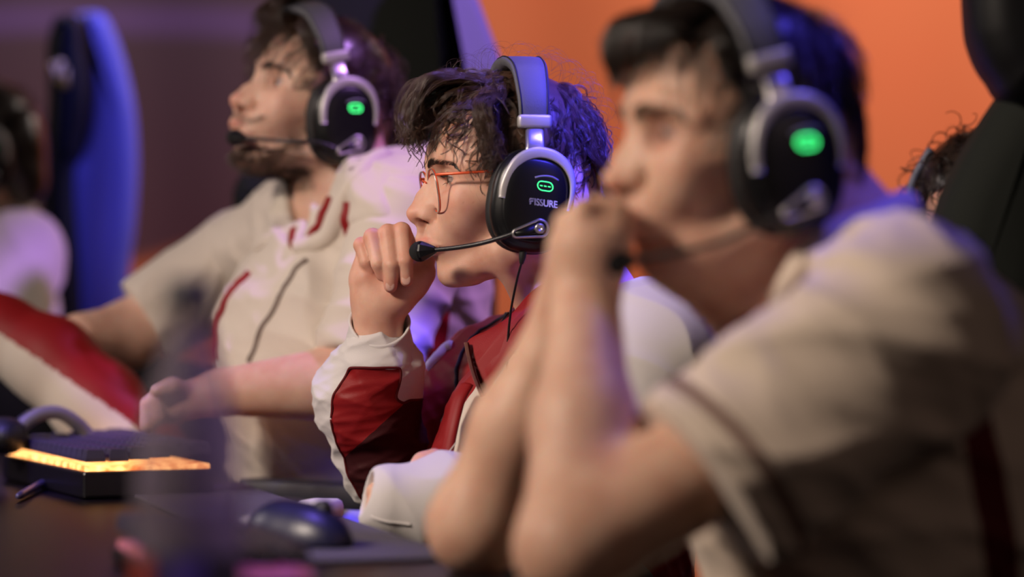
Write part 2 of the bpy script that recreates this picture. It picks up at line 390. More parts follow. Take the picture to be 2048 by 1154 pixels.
EYE = (71.5, 32.0, 5.0); EYR = 12.0
def head_prims(h, chin=0.0, nose=0.0, lid=4.2):
    p = []; A = p.append
    A(h.el((8, 0, 42), (87, 72, 74), 6))
    A(h.rc((-30, 0, 5), (-8, 0, -20), 62, 54, 20))
    A(h.el((46, 0, 12), (49, 60, 46), 20))
    A(h.el((47, 0, -28), (45, 50, 52), 22))
    A(h.rc((15, 0, -55), (52, 0, -82+chin*0.3), 42, 24, 22))
    for s in (1, -1):
        A(h.rc((2, s*54, -12), (6, s*49, -66), 13, 12, 18))
        A(h.rc((6, s*48, -64), (66, s*15, -93), 12, 11, 18))
        A(h.rc((66, s*42, -16), (28, s*57, -10), 15, 11, 18))
        A(h.el((68, s*30, -32), (20, 22, 24), 18))
        A(h.rc((88, s*8, 26), (83, s*30, 27), 8.5, 8.5, 12)); A(h.rc((83, s*30, 27), (64, s*54, 16), 8.5, 8, 12))
    A(h.el((75+chin, 0, -93), (13, 17, 14), 10))
    A(h.el((79, 0, -57), (24, 27, 24), 14))
    A(h.rc((82, 0, 34), (88, 0, 15), 12, 7, 12))
    # sockets, eyeball lids
    for s in (1, -1): A(h.el((92, s*34, 5), (15, 17, 11), 11, '-'))
    # nose
    A(h.rc((90.5, 0, 12), (104, 0, -14), 5.2, 6.2, 8)); A(h.rc((104, 0, -14), (112+nose, 0, -29), 6.2, 7.2, 6))
    A(h.el((112.5+nose, 0, -31), (8.6, 8.2, 7.4), 3))
    for s in (1, -1):
        A(h.rc((86, s*8, 8), (96, s*11, -22), 5.5, 7.5, 10))
        A(h.el((98.5, s*12.2, -33.0), (10.5, 5.4, 6.6), 5.5, tilt=-8))
        A(h.rc((98, s*9, -24), (108, s*4, -29), 6, 6.5, 7))
    A(h.rc((113+nose, 0, -37), (104, 0, -43), 3.8, 4.5, 4))
    for s in (1, -1):
        A(h.el((106, s*9.2, -39.2), (6.4, 3.8, 3.2), 1.2, '-', tilt=10))
        A(h.rc((91.5, s*20.5, -28), (90.5, s*19.8, -38), 1.2, 1.0, 5, '-'))
    # lips
    A(h.rc((104, 0, -45), (107, 0, -55), 4.5, 4.0, 6))
    for s in (1, -1):
        A(h.rc((87.5, s*23, -65.5), (101, s*12, -60.5), 2.6, 4.2, 4)); A(h.rc((101, s*12, -60.5), (106.3, s*2.5, -58.8), 4.2, 4.6, 3))
        A(h.rc((87, s*22, -67.5), (97, s*11, -70.5), 2.4, 4.6, 4)); A(h.rc((97, s*11, -70.5), (101, 0, -71.2), 4.6, 5.2, 3))
    for s in (1, -1): A(h.rc((87, s*26, -66.5), (100, s*13, -65.2), 0.7, 0.7, 1.6, '-')); A(h.rc((100, s*13, -65.2), (111, 0, -64.8), 0.7, 0.8, 1.6, '-'))
    A(h.rc((97, -10, -80), (97, 10, -80), 3.6, 3.6, 9, '-'))
    # eyes
    for s in (1, -1):
        e = (EYE[0], s*EYE[1], EYE[2])
        A(h.el(e, (13.6, 14.2, 13.4), 3.5))
        A(h.rc((e[0]+9, s*(EYE[1]-13), e[2]-1.5), (e[0]+10.5, s*(EYE[1]-9), e[2]-1), 2.0, 2.0, 3))
        A(h.rc((e[0]+11, s*(EYE[1]-12), e[2]+8.5), (e[0]+4.5, s*(EYE[1]+13), e[2]+6), 1.9, 1.6, 3))
        A(h.el((e[0]+11.5, s*(EYE[1]+0.5), e[2]-0.6), (8.5, 13.0, lid), 1.0, '-', turn=s*14, tilt=-3))
        A(h.el(e, (12.15, 12.15, 12.15), 0.5, '-'))
    # ears
    for s in (1, -1):
        A(h.el((-6, s*73, -2), (17, 4.5, 29), 4, tilt=-10)); A(h.el((-4, s*77.5, 0), (9, 3.5, 17), 3, '-', tilt=-10))
    return p
def neck_prims(h, base, r0=54, r1=62):
    return [rc(h.w(-22, 0, -22), base, r0/1000, r1/1000, 0.02),
            rc(h.w(-25, 48, -30), base+np.array([-0.045, 0.0, -0.01]), 0.016, 0.014, 0.02)]
def head_tint(h, X, base, beard=0.0, extra=()):
    q = h.loc(X); c = np.ones((len(X), 3))
    def blob(ce, r, col, s=1.0, p=2.0):
        d = (((q-np.asarray(ce))/np.asarray(r))**2).sum(1); w = np.clip(s*np.exp(-d**p), 0, 1)[:, None]
        c[:] = c*(1-w) + c*np.asarray(col)*w
    for s in (1, -1):
        blob((101, s*9, -59.5), (12, 13, 4.2), (0.86, 0.52, 0.55), 0.95); blob((98, s*8, -71), (12, 12, 5), (0.88, 0.56, 0.58), 0.95)
        blob((88, s*22, -66), (6, 5, 2.2), (0.6, 0.35, 0.35), 0.7)
        blob((106, s*7, -41), (6, 4, 4.5), (0.35, 0.2, 0.2), 0.9)
        blob((70, s*46, -20), (26, 18, 20), (1.0, 0.86, 0.86), 0.7); blob((84, s*32, -7), (12, 16, 6), (0.88, 0.76, 0.78), 0.6)
        blob((83, s*32, 5), (7, 15, 5.5), (0.85, 0.66, 0.66), 0.7)
    blob((116, 0, -31), (12, 18, 12), (1.0, 0.80, 0.78), 0.8)
    for s in (1, -1): blob((-6, s*74, 0), (18, 8, 30), (1.0, 0.8, 0.78), 0.8)
    if beard:
        blob((70, 0, -98), (42, 44, 26), (0.45, 0.40, 0.40), beard, 1.5); blob((104, 0, -50), (12, 22, 6), (0.4, 0.34, 0.34), beard*0.9)
        for s in (1, -1): blob((30, s*50, -62), (44, 24, 22), (0.5, 0.44, 0.44), beard*0.9, 1.5)
    for e in extra: blob(*e)
    return c
def head_clothes_tint(c, m, col): c[m] = col; return c

M_eye = None
def eye_mat():
    m, N, L, b = nt('eyeball_wet')
    tc = N.new('ShaderNodeTexCoord'); sp = N.new('ShaderNodeSeparateXYZ'); L.new(tc.outputs['Object'], sp.inputs[0])
    ln = N.new('ShaderNodeVectorMath'); ln.operation = 'NORMALIZE'; L.new(tc.outputs['Object'], ln.inputs[0])
    L.new(ln.outputs[0], sp.inputs[0])
    r = N.new('ShaderNodeValToRGB'); e = r.color_ramp.elements
    e[0].position = 0.0; e[0].color = (0.42, 0.32, 0.30, 1)
    e[1].position = 0.84; e[1].color = (0.42, 0.32, 0.30, 1)
    for pos, col in ((0.855, (0.05, 0.03, 0.02, 1)), (0.93, (0.16, 0.08, 0.035, 1)), (0.975, (0.10, 0.05, 0.02, 1)), (0.982, (0.002, 0.002, 0.002, 1))):
        x = e.new(pos); x.color = col
    L.new(sp.outputs['X'], r.inputs['Fac']); L.new(r.outputs[0], b.inputs['Base Color']); b.inputs['Roughness'].default_value = 0.08
    return m
M_eye = eye_mat()
def add_eyes(h, root, gaze=(0, -4)):
    for s in (1, -1):
        bm = bmesh.new(); bmesh.ops.create_uvsphere(bm, u_segments=40, v_segments=28, radius=EYR/1000)
        me = bpy.data.meshes.new('eye'); bm.to_mesh(me); bm.free(); me.materials.append(M_eye)
        me.polygons.foreach_set('use_smooth', np.ones(len(me.polygons), dtype=bool))
        o = bpy.data.objects.new('eye', me); link(o)
        o.parent = root; o.matrix_parent_inverse = WINV[root.name]
        a, b = map(math.radians, gaze)
        d = h.R @ np.array([math.cos(a)*math.cos(b), math.sin(a)*math.cos(b), math.sin(b)])
        M = Vector(d).to_track_quat('X', 'Z').to_matrix().to_4x4(); M.translation = Vector(h.w(EYE[0], s*EYE[1], EYE[2])); o.matrix_basis = M

# ------------------------------------------------------------------ hair
def strands_mesh(S, R):
    # S (n, m, 3) points, R (n, m) radii -> three-sided tapering tubes
    n, m, _ = S.shape
    T = np.gradient(S, axis=1); T /= np.maximum(np.linalg.norm(T, axis=2, keepdims=True), 1e-9)
    ref = np.zeros((n, 1, 3)); ref[:, :, 2] = 1; ref = ref + 0.37*np.sin(np.arange(n))[:, None, None]*np.array([1, 0.5, 0])
    A = np.cross(T, ref); A /= np.maximum(np.linalg.norm(A, axis=2, keepdims=True), 1e-6); B = np.cross(T, A)
    V = np.stack([S + R[..., None]*(math.cos(a)*A + math.sin(a)*B) for a in (0, 2.094, 4.189)], 2)
    idx = np.arange(n*m*3).reshape(n, m, 3); q = []
    for j in range(3):
        j2 = (j+1) % 3
        q.append(np.stack([idx[:, :-1, j], idx[:, :-1, j2], idx[:, 1:, j2], idx[:, 1:, j]], -1).reshape(-1, 4))
    return V.reshape(-1, 3), np.concatenate(q)
CRC = np.array([8.0, 0, 42]); CRR = np.array([87.0, 72, 74])
def hairline(q, cut=0):
    F, L, U = q[..., 0], np.abs(q[..., 1]), q[..., 2]
    lim = np.where(F > 62, 74.0, np.where(F > 38, 74-(62-F)*0.9, np.where(F > 14, 52-(38-F)*1.9, np.where(F > -22, 7.0, np.maximum(7-(-22-F)*3.0, -58.0)))))
    return U > lim - cut
def hair(h, name, root, material, seed, nlocks, per, length, vol, front, curl, rad=0.055, width=5.0, crown=(-34, 6, 118), press=None, guides=(), down=0.5, pts=12, keep=None, fly=0.05, scalp_off=4.0, turns_=(0.7, 1.0)):
    rs = np.random.RandomState(seed)
    # scalp cap
    u = np.linspace(0, math.pi, 60); v = np.linspace(0, 2*math.pi, 96, endpoint=False)
    uu, vv = np.meshgrid(u, v, indexing='ij'); n3 = np.stack([np.sin(uu)*np.cos(vv), np.sin(uu)*np.sin(vv), np.cos(uu)], -1)
    cap = CRC + n3*(CRR+scalp_off); ok = hairline(cap, -2)
    cap2 = CRC + n3*(CRR-3)
    CV = []; CF = []
    idx = np.arange(60*96).reshape(60, 96)
    for i in range(59):
        for j in range(96):
            a = (i, j), (i, (j+1) % 96), (i+1, (j+1) % 96), (i+1, j)
            if all(ok[c] for c in a): CF.append([idx[c] for c in a])
    capV = h.w(np.where(ok[..., None], cap, cap2).reshape(-1, 3)); capF = np.array(CF)
    # guide locks
    G = []
    while len(G) < nlocks:
        n = rs.normal(size=3); n /= np.linalg.norm(n)
        q = CRC + n*CRR
        if not hairline(q): continue
        if keep is not None and not keep(q): continue
        G.append(q)
    G = np.array(G); cr = np.asarray(crown, float)
    Ls = length*(0.7+0.5*rs.rand(nlocks)); X = G.copy(); path = [X.copy()]
    flow = G - cr; nrm = (G-CRC)/CRR**2; nrm /= np.linalg.norm(nrm, axis=1, keepdims=True)
    flow = flow - (flow*nrm).sum(1, keepdims=True)*nrm; fl = np.linalg.norm(flow, axis=1, keepdims=True); flow = flow/np.maximum(fl, 1)
    flow += rs.normal(size=flow.shape)*0.45
    fr = np.clip((G[:, 0]-10)/60, 0, 1)
    offm = (vol + (front-vol)*fr)*(0.55+0.6*rs.rand(nlocks))
    if press is not None: offm = offm*press(G)
    steps = pts-1
    for i in range(steps):
        t = (i+1)/steps
        n = (X-CRC)/CRR**2; n /= np.linalg.norm(n, axis=1, keepdims=True)
        d = flow + np.array([0, 0, -down])*t*1.5
        d = d - (d*n).sum(1, keepdims=True)*n*(1-0.3*fr[:, None]*t); d /= np.maximum(np.linalg.norm(d, axis=1, keepdims=True), 1e-6)
        X = X + d*(Ls/steps)[:, None]
        # keep at the wanted height over the skull
        e = (X-CRC)/CRR; r = np.linalg.norm(e, axis=1, keepdims=True); surf = CRC + (X-CRC)/r
        hgt = ((X-surf)*n).sum(1)*np.sign(r[:, 0]-0.0); want = offm*min(1, 0.25+t*1.15)
        X = X + n*((want-hgt)*0.6)[:, None]
        path.append(X.copy())
    Pth = np.stack(path, 1)                                    # (n, steps, 3)
    for _ in range(3): Pth[:, 1:-1] = 0.25*Pth[:, :-2]+0.5*Pth[:, 1:-1]+0.25*Pth[:, 2:]
    m = 26; Pth = np.stack([smooth_path(g, m) for g in Pth]); pts = m
    if len(guides): Pth = np.concatenate([Pth, np.stack([smooth_path(g, m) for g in guides])]); nlocks = len(Pth)
    # curl
    T = np.gradient(Pth, axis=1); T /= np.linalg.norm(T, axis=2, keepdims=True)
    A = np.cross(T, np.array([0.1, 0.2, 1.0])); A /= np.maximum(np.linalg.norm(A, axis=2, keepdims=True), 1e-6); Bn = np.cross(T, A)
    t = np.linspace(0, 1, pts)[None, :, None]
    ph = rs.rand(nlocks, 1, 1)*6.28; turns = (turns_[0]+turns_[1]*rs.rand(nlocks, 1, 1)); am = curl*(0.5+rs.rand(nlocks, 1, 1))*t**0.9
    sg = np.sign(rs.rand(nlocks, 1, 1)-0.5)
    Pth = Pth + am*(np.cos(ph+6.28*turns*t)*A + sg*np.sin(ph+6.28*turns*t)*Bn) - am[:, :1]*0
    # strands
    n = nlocks*per; S = np.repeat(Pth, per, axis=0)
    A = np.repeat(A, per, axis=0); Bn = np.repeat(Bn, per, axis=0)
    th = rs.rand(n, 1, 1)*6.28; rr = np.sqrt(rs.rand(n, 1, 1))*width
    prof = (1-0.86*t**0.9)
    wob = rs.normal(size=(n, 1, 1))*1.0*np.sin(3*t+th) 
    S = S + (rr*prof + wob*0.4)*(np.cos(th)*A + np.sin(th)*Bn)
    k = rs.rand(n) < fly
    S[k] += (rs.normal(size=(k.sum(), 1, 3))*5.0*t**1.5)
    S[k] += 3.0*t*(np.sin(9*t+th[k])*A[k])
    rad_ = rad*(0.8+0.5*rs.rand(n, 1))*np.linspace(1.0, 0.35, pts)[None]
    cut = 0.8+0.2*rs.rand(n, 1, 1)
    V, F = strands_mesh(h.w(S.reshape(-1, 3)).reshape(S.shape), rad_/1000*1.0)
    F = np.concatenate([F, capF+len(V)]); V = np.concatenate([V, capV])
    return fast_mesh(name, V, F, [material], root)
def project(prims, X, off=0.0, disp=None):
    X = np.array(X, float)
    for _ in range(4):
        C = X; d = field(prims, X[:, None, :], C, 0.0)[:, 0]; e = 0.0006; dv = 0 if disp is None else disp(X); g = np.zeros_like(X)
        for k in range(3):
            dx = np.zeros(3); dx[k] = e; g[:, k] = (field(prims, (X+dx)[:, None, :], C, 0.0)[:, 0]-d)/e
        g /= np.maximum(np.linalg.norm(g, axis=1, keepdims=True), 1e-6); X = X - g*(d+dv-off)[:, None]
    return X
def brow(h, root, material, prims, seed=3, thick=1.0):
    rs = np.random.RandomState(seed); S = []
    for s in (1, -1):
        cur = smooth_path([(97, s*9, 18), (95.5, s*20, 21.0), (90, s*33, 22.5), (78, s*48, 20), (71, s*54, 15)], 60)
        for i in range(330):
            j = rs.randint(0, 57); t = j/57; c = cur[j] + np.array([0.6, 0, 0])
            d = cur[j+1]-cur[j]; d /= np.linalg.norm(d); up = np.array([0, 0, 1.0])
            o = (rs.rand()-0.5)*7.5*thick*(1-0.65*t); dirn = d*1.0 + up*(0.7*(1-t) - o*0.06) + np.array([0.2, 0, 0]); dirn /= np.linalg.norm(dirn)
            L = 6.5*(0.6+0.6*rs.rand()); b = c + up*o
            S.append([b - np.array([0.8, 0, 0]), b+dirn*L*0.5 + np.array([0.9, 0, 0]), b+dirn*L+np.array([0.1, 0, 0])])
    S = np.array(S); W = h.w(S.reshape(-1, 3)); W = project(prims, W, 0.0).reshape(S.shape)
    W[:, 1] = project(prims, W[:, 1], 0.0011); W[:, 2] = project(prims, W[:, 2], 0.0008)
    V, F = strands_mesh(W, np.tile([0.00014, 0.00012, 0.00004], (len(S), 1))*1.2)
    return fast_mesh('eyebrows', V, F, [material], root)
def lashes(h, root, material, seed=5):
    rs = np.random.RandomState(seed); S = []
    for s in (1, -1):
        for i in range(70):
            a = -1.0 + 2.0*rs.rand(); L0 = s*(EYE[1] + 12.5*a); F0 = EYE[0]+12.8*math.cos(a*0.95); U0 = EYE[2]-0.6+4.0*math.sqrt(max(0, 1-a*a*0.95))
            S.append([(F0, L0, U0), (F0+4, L0+s*a*1.5, U0-0.9), (F0+7.0, L0+s*a*3, U0+0.6)])
        for i in range(26):
            a = -0.9 + 1.8*rs.rand(); L0 = s*(EYE[1] + 12.5*a); F0 = EYE[0]+12.6*math.cos(a*0.95); U0 = EYE[2]-0.6-4.0*math.sqrt(max(0, 1-a*a*0.95))
            S.append([(F0, L0, U0), (F0+2, L0+s*a, U0-1.2), (F0+3.5, L0+s*a*1.5, U0-2.4)])
    S = np.array(S, float); V, F = strands_mesh(h.w(S.reshape(-1, 3)).reshape(S.shape), np.tile([0.00012, 0.0001, 0.00003], (len(S), 1)))
    return fast_mesh('eyelashes', V, F, [material], root)

# ------------------------------------------------------------------ headset (local mm of the wearer's head)
HM = Head(P(1040, 370, 3.0), 10.0)            # the middle player's head
def tr(h, V, tilt=0.0):                       # tilt turns the headset about the ear axis (band forward)
    V = np.asarray(V, float)
    if tilt:
        t = math.radians(tilt); c = np.array([3.5, 0, -16.0]); q = V-c; F = q[..., 0]*math.cos(t)+q[..., 2]*math.sin(t); U = -q[..., 0]*math.sin(t)+q[..., 2]*math.cos(t)
        V = np.stack([F, q[..., 1], U], -1)+c
    return h.w(V)
def make_headset(h, label, tilt=0.0, boom=None, cable=None, logo=True, group=None, bandtop=0.0, led=1.0):
    hp = HM.px
    root = thing('gaming_headset', h.w(3, 0, -16), label, 'headset', group)
    def add(name, VF, m, parent=None, smooth=True, t=None):
        V, F = VF; return mesh_obj(name, tr(h, V, tilt if t is None else t), F, m, parent or root, smooth)
    def oval(cx, cz, a, b, L, rot=0.0, n=48, e=2.5):
        out = []
        for i in range(n):
            th = 2*math.pi*i/n; c, s = math.cos(th), math.sin(th)
            x = a*math.copysign(abs(c)**(2/e), c); z = b*math.copysign(abs(s)**(2/e), s)
            out.append((cx + x*math.cos(rot)+z*math.sin(rot), L, cz - x*math.sin(rot)+z*math.cos(rot)))
        return np.array(out)
    cc = hp(1067, 402, 105); rot = math.radians(-9)
    for s in (1, -1):
        m = np.array([1, s, 1])
        cu = loft([oval(cc[0], cc[2], a, b, L, rot)*m for a, b, L in ((38, 47, 73), (43, 52, 74), (44.5, 54, 79), (44.5, 54, 86), (42.5, 52, 91), (40, 50, 92))])
        o1 = add('ear_cushion', cu, M_cush)
        sh = loft([oval(cc[0], cc[2], a, b, L, rot)*m for a, b, L in ((40, 50, 91), (42.5, 52.5, 93), (43, 53, 98), (41.5, 51.5, 104), (37, 47, 108.5), (33.5, 43.5, 109.5), (32.5, 42.5, 111.8), (30.5, 40.5, 113), (20, 28, 114.3), (8, 12, 114.8))])
        cup = add('ear_cup', sh, M_black); own(cup)
        # yoke
        ypx = [(1006, 396, 7.0), (1010, 372, 8.0), (1021, 345, 8.5), (1037, 322, 9.0), (1058, 309, 9.5), (1084, 305, 9.5), (1112, 313, 9.0), (1134, 332, 7.5), (1145, 360, 5.5), (1144, 392, 4), (1135, 422, 2.5)]
        q = np.array([hp(x, y, 111.5) for x, y, _ in ypx])*m; wq = [a*0.60 for *_, a in ypx]
        q2 = smooth_path(np.column_stack([q, wq]), 44); V = []; F = []
        cen = np.array([cc[0], 108*s, cc[2]])
        for i in range(44):
            p0 = q2[i, :3]; wd = q2[i, 3]*0.98; n = p0-cen; n[1] = 0; tt = q2[min(i+1, 43), :3]-q2[max(i-1, 0), :3]; tt /= np.linalg.norm(tt)
            n = n-(n@tt)*tt; n /= np.linalg.norm(n); lx = np.array([0, s, 0.])
            for (a, b_) in ((-1, -5), (-1, 0.6), (-0.75, 1.4), (0.55, 1.2), (1, 0.0), (1.08, -6)): V.append(p0+n*wd*a+lx*b_)
        for i in range(43):
            for j in range(6): F.append((i*6+j, i*6+(j+1) % 6, (i+1)*6+(j+1) % 6, (i+1)*6+j))
        F.append((0, 1, 2, 3, 4, 5)); F.append(tuple(43*6+j for j in range(5, -1, -1)))
        add('yoke', (np.array(V), F), M_silver2)
        # stem and slider block
        a = hp(1071, 308, 105)*m; b = hp(1069, 250, 101)*m; d = b-a
        st = []
        for t, ww in ((-0.02, 14), (0.06, 11.5), (0.14, 10.6), (0.24, 10.4), (0.25, 9.9), (0.98, 9.6)):
            c = a+d*t; st.append([(c[0]+ww*math.copysign(abs(math.cos(x))**0.6, math.cos(x)), c[1]+4.0*math.copysign(abs(math.sin(x))**0.6, math.sin(x)), c[2]) for x in np.linspace(0, 2*math.pi, 24, endpoint=False)])
        add('slider_stem', loft(st), M_silver)
        c = hp(1069, 243, 101)*m
        add('slider_block', rbox(c[0], c[1], c[2], 35, 13, 13.5, 3.5), M_silver2)
    # headband: leather wrapped arch
    base = hp(1068, 238, 101); U0 = base[2]; F0 = base[0]; top = 131.5+bandtop
    pr = [(101, U0), (99.5, U0+15), (92, U0+32), (74, top-15), (48, top-5), (20, top-0.5), (0, top), (-20, top-0.5), (-48, top-5), (-74, top-15), (-92, U0+32), (-99.5, U0+15), (-101, U0)]
    q = smooth_path(pr, 60); rings = []; r2 = []; ins = []
    for i in range(60):
        tt = q[min(i+1, 59)]-q[max(i-1, 0)]; tt /= np.linalg.norm(tt); n = np.array([tt[1], -tt[0]])*1.0
        if n @ np.array([q[i][0], q[i][1]-40]) < 0: n = -n
        c = abs(math.cos(math.pi*i/59)); wd = 15.5+6.0*(1-c**2.0)
        sec = [(-1, 1.0), (-0.86, 2.6), (-0.5, 3.0), (0, 3.2), (0.5, 3.0), (0.86, 2.6), (1, 1.0), (0.95, -6), (0.6, -9), (0, -10), (-0.6, -9), (-0.95, -6)]
        rings.append([(F0-1.5*(1-c)+wd*a, q[i][0]+n[0]*b_, q[i][1]+n[1]*b_) for a, b_ in sec])
        for k, lst in ((0.86, r2), (-0.86, ins)): lst.append((F0-1.5*(1-c)+wd*k, q[i][0]+n[0]*2.9, q[i][1]+n[1]*2.9))
    hb = add('headband', loft(rings), M_leather); own(hb)
    add('seam', join([tube(r2, 0.8, 6), tube(ins, 0.8, 6)]), M_blackm, hb)
    # led window, light bar, mark
    lc = hp(1090.5, 372.5, 114.4); ta = math.radians(8)
    def disc(pts, L0, th=0.7):
        pts = np.array(pts); return loft([np.column_stack([pts[:, 0], np.full(len(pts), L0), pts[:, 1]]), np.column_stack([pts[:, 0], np.full(len(pts), L0+th), pts[:, 1]])])
    def pill(hw, hh, n=12):
        out = []
        for sx in (1, -1):
            for i in range(n+1):
                a = -math.pi/2+math.pi*i/n; out.append((sx*((hw-hh)+hh*math.cos(a)), sx*hh*math.sin(a)))
        return [(lc[0]-x*math.cos(ta)+y*math.sin(ta)*-1*0, lc[2]+y-x*math.sin(ta)) for x, y in out]
    add('led_window', disc(pill(8.1, 4.7), 113.4, 1.0), M_ledin, cup if False else root)
    pl = pill(8.0, 4.6, 10); ring = [(x, 114.7, z) for x, z in pl]; ring.append(ring[0])
    add('led_ring', tube(ring, 0.42*led, 8, cap=False), M_green)
    for k in (-1, 0, 1):
        x = lc[0]-k*4.2*math.cos(ta); z = lc[2]-k*4.2*math.sin(ta)
        add('led_dash', tube([(x+1.25, 114.9, z+0.2), (x-1.25, 114.9, z-0.2)], 0.5, 6), M_green)
    ar = smooth_path([hp(1070, 355, 114.2), hp(1086, 352, 114.5), hp(1104, 354, 114.0), hp(1117, 361, 113.4)], 14)
    add('trim_bar', tube(ar, 1.1, 6), mat('grey_light_bar', (0.22, 0.20, 0.30), 0.45))
    if logo:
        cv = bpy.data.curves.new('txt', 'FONT'); cv.body = 'ISSURE'; cv.size = 9.6; cv.extrude = 0.25; cv.offset = 0.14; cv.space_character = 0.98; cv.resolution_u = 4
        to = bpy.data.objects.new('txt', cv); link(to); dg = bpy.context.evaluated_depsgraph_get(); dg.update()
        me = bpy.data.meshes.new_from_object(to.evaluated_get(dg)); vs = np.array([v.co[:] for v in me.vertices]); fs = [tuple(p.vertices) for p in me.polygons]
        bpy.data.objects.remove(to)
        vs[:, 0] += 6.0; vs[:, 0] -= 0
        wd = vs[:, 0].max(); k = 29.5/wd; vs[:, 0] *= k; vs[:, 1] *= 1.02
        # the stylised F: three slanted bars and a wing
        bars = []
        for pts in ([(0.9, 6.6), (5.6, 6.6), (5.0, 5.2), (2.2, 5.2), (-0.2, 3.6)], [(1.6, 4.3), (4.8, 4.3), (4.2, 3.0), (2.6, 3.0), (1.9, 0.2), (0.4, 0.0), (1.0, 2.6), (-0.4, 2.2)]):
            p = np.array(pts)*np.array([0.95, 1.0]); bars.append(loft([np.column_stack([p, np.full(len(p), -0.25)]), np.column_stack([p, np.full(len(p), 0.25)])]))
        V, F = join([(vs, fs)]+bars); o = hp(1058, 408.5, 114.4); ta2 = math.radians(7)
        x = V[:, 0]; y = V[:, 1]
        W = np.column_stack([o[0]-x*math.cos(ta2)-y*math.sin(ta2)*0.1, np.full(len(V), 114.55)+V[:, 2], o[2]+y-x*math.sin(ta2)])
        mesh_obj('printed_wordmark', tr(h, W, tilt), F, M_print, root, False)
    # microphone mount
    a = hp(1078, 457, 114); b = hp(1033, 467, 114)
    def tear(ra, rb, L, n=14):
        d = np.array([b[0]-a[0], b[2]-a[2]]); ang = math.atan2(d[1], d[0]); out = []
        for i in range(n+1): t = ang+math.pi/2+0.15+(math.pi-0.3)*i/n; out.append((a[0]+ra*math.cos(t), L, a[2]+ra*math.sin(t)))
        for i in range(n+1): t = ang-math.pi/2+math.pi*i/n; out.append((b[0]+rb*math.cos(t), L, b[2]+rb*math.sin(t)))
        return np.array(out)
    add('boom_mount', loft([tear(10.2, 5.2, 110), tear(10.2, 5.2, 117), tear(9.4, 4.6, 118.2), tear(7.8, 3.2, 118.2), tear(7.6, 3.0, 117.2)]), M_silver)
    add('boom_mount_plate', loft([tear(7.7, 3.1, 115), tear(7.5, 3.0, 117.4)]), M_black)
    an = np.linspace(0, 2*math.pi, 28, endpoint=False)
    add('screw', loft([np.column_stack([a[0]+r*np.cos(an), np.full(28, L), a[2]+r*np.sin(an)]) for r, L in ((5.2, 115), (5.2, 119.4), (4.7, 120.2), (1.8, 120.2), (1.4, 119.2))]), M_silver)
    if boom is None:
        bp = [hp(1030, 466, 114), hp(1000, 476, 108), hp(960, 487, 98), hp(915, 495, 84), hp(868, 500, 68)]
    else: bp = boom.copy(); bp[0] = h.loc(tr(h, np.array(hp(1030, 466, 114)), tilt))
    bq = smooth_path(bp, 90); rad = np.array([2.35+0.25*(i % 2) for i in range(90)])
    mk = add('microphone_boom', tube(bq, rad, 10), M_boom, t=tilt if boom is None else 0)
    d = bq[-1]-bq[-3]; d /= np.linalg.norm(d); e = bq[-1]
    def al(L): return [e+d*x for x in L]
    add('microphone_capsule', tube(al([-2, 0, 5, 12, 15]), [3.4, 4.6, 7.2, 10.4, 10.6], 9, ell=(1, 1)), M_black, smooth=False, t=tilt if boom is None else 0)
    add('microphone_foam', tube(al([14, 16, 20, 24, 26.5, 27.5]), [10.6, 10.8, 10.2, 8.0, 5, 1], 20), M_foam, t=tilt if boom is None else 0)
    # plug and cable
    if cable is not None:
        pl = [hp(1047, 497, 98), hp(1045, 512, 98), hp(1043, 528, 97)]
        add('cable_plug', tube(smooth_path(pl, 8), [4.2, 4.2, 4.0, 3.8, 3.6, 3.2, 2.6, 2.0], 12), M_blackm)
        add('cable', tube(smooth_path(cable, 50), 1.25, 8), M_black)
    return root

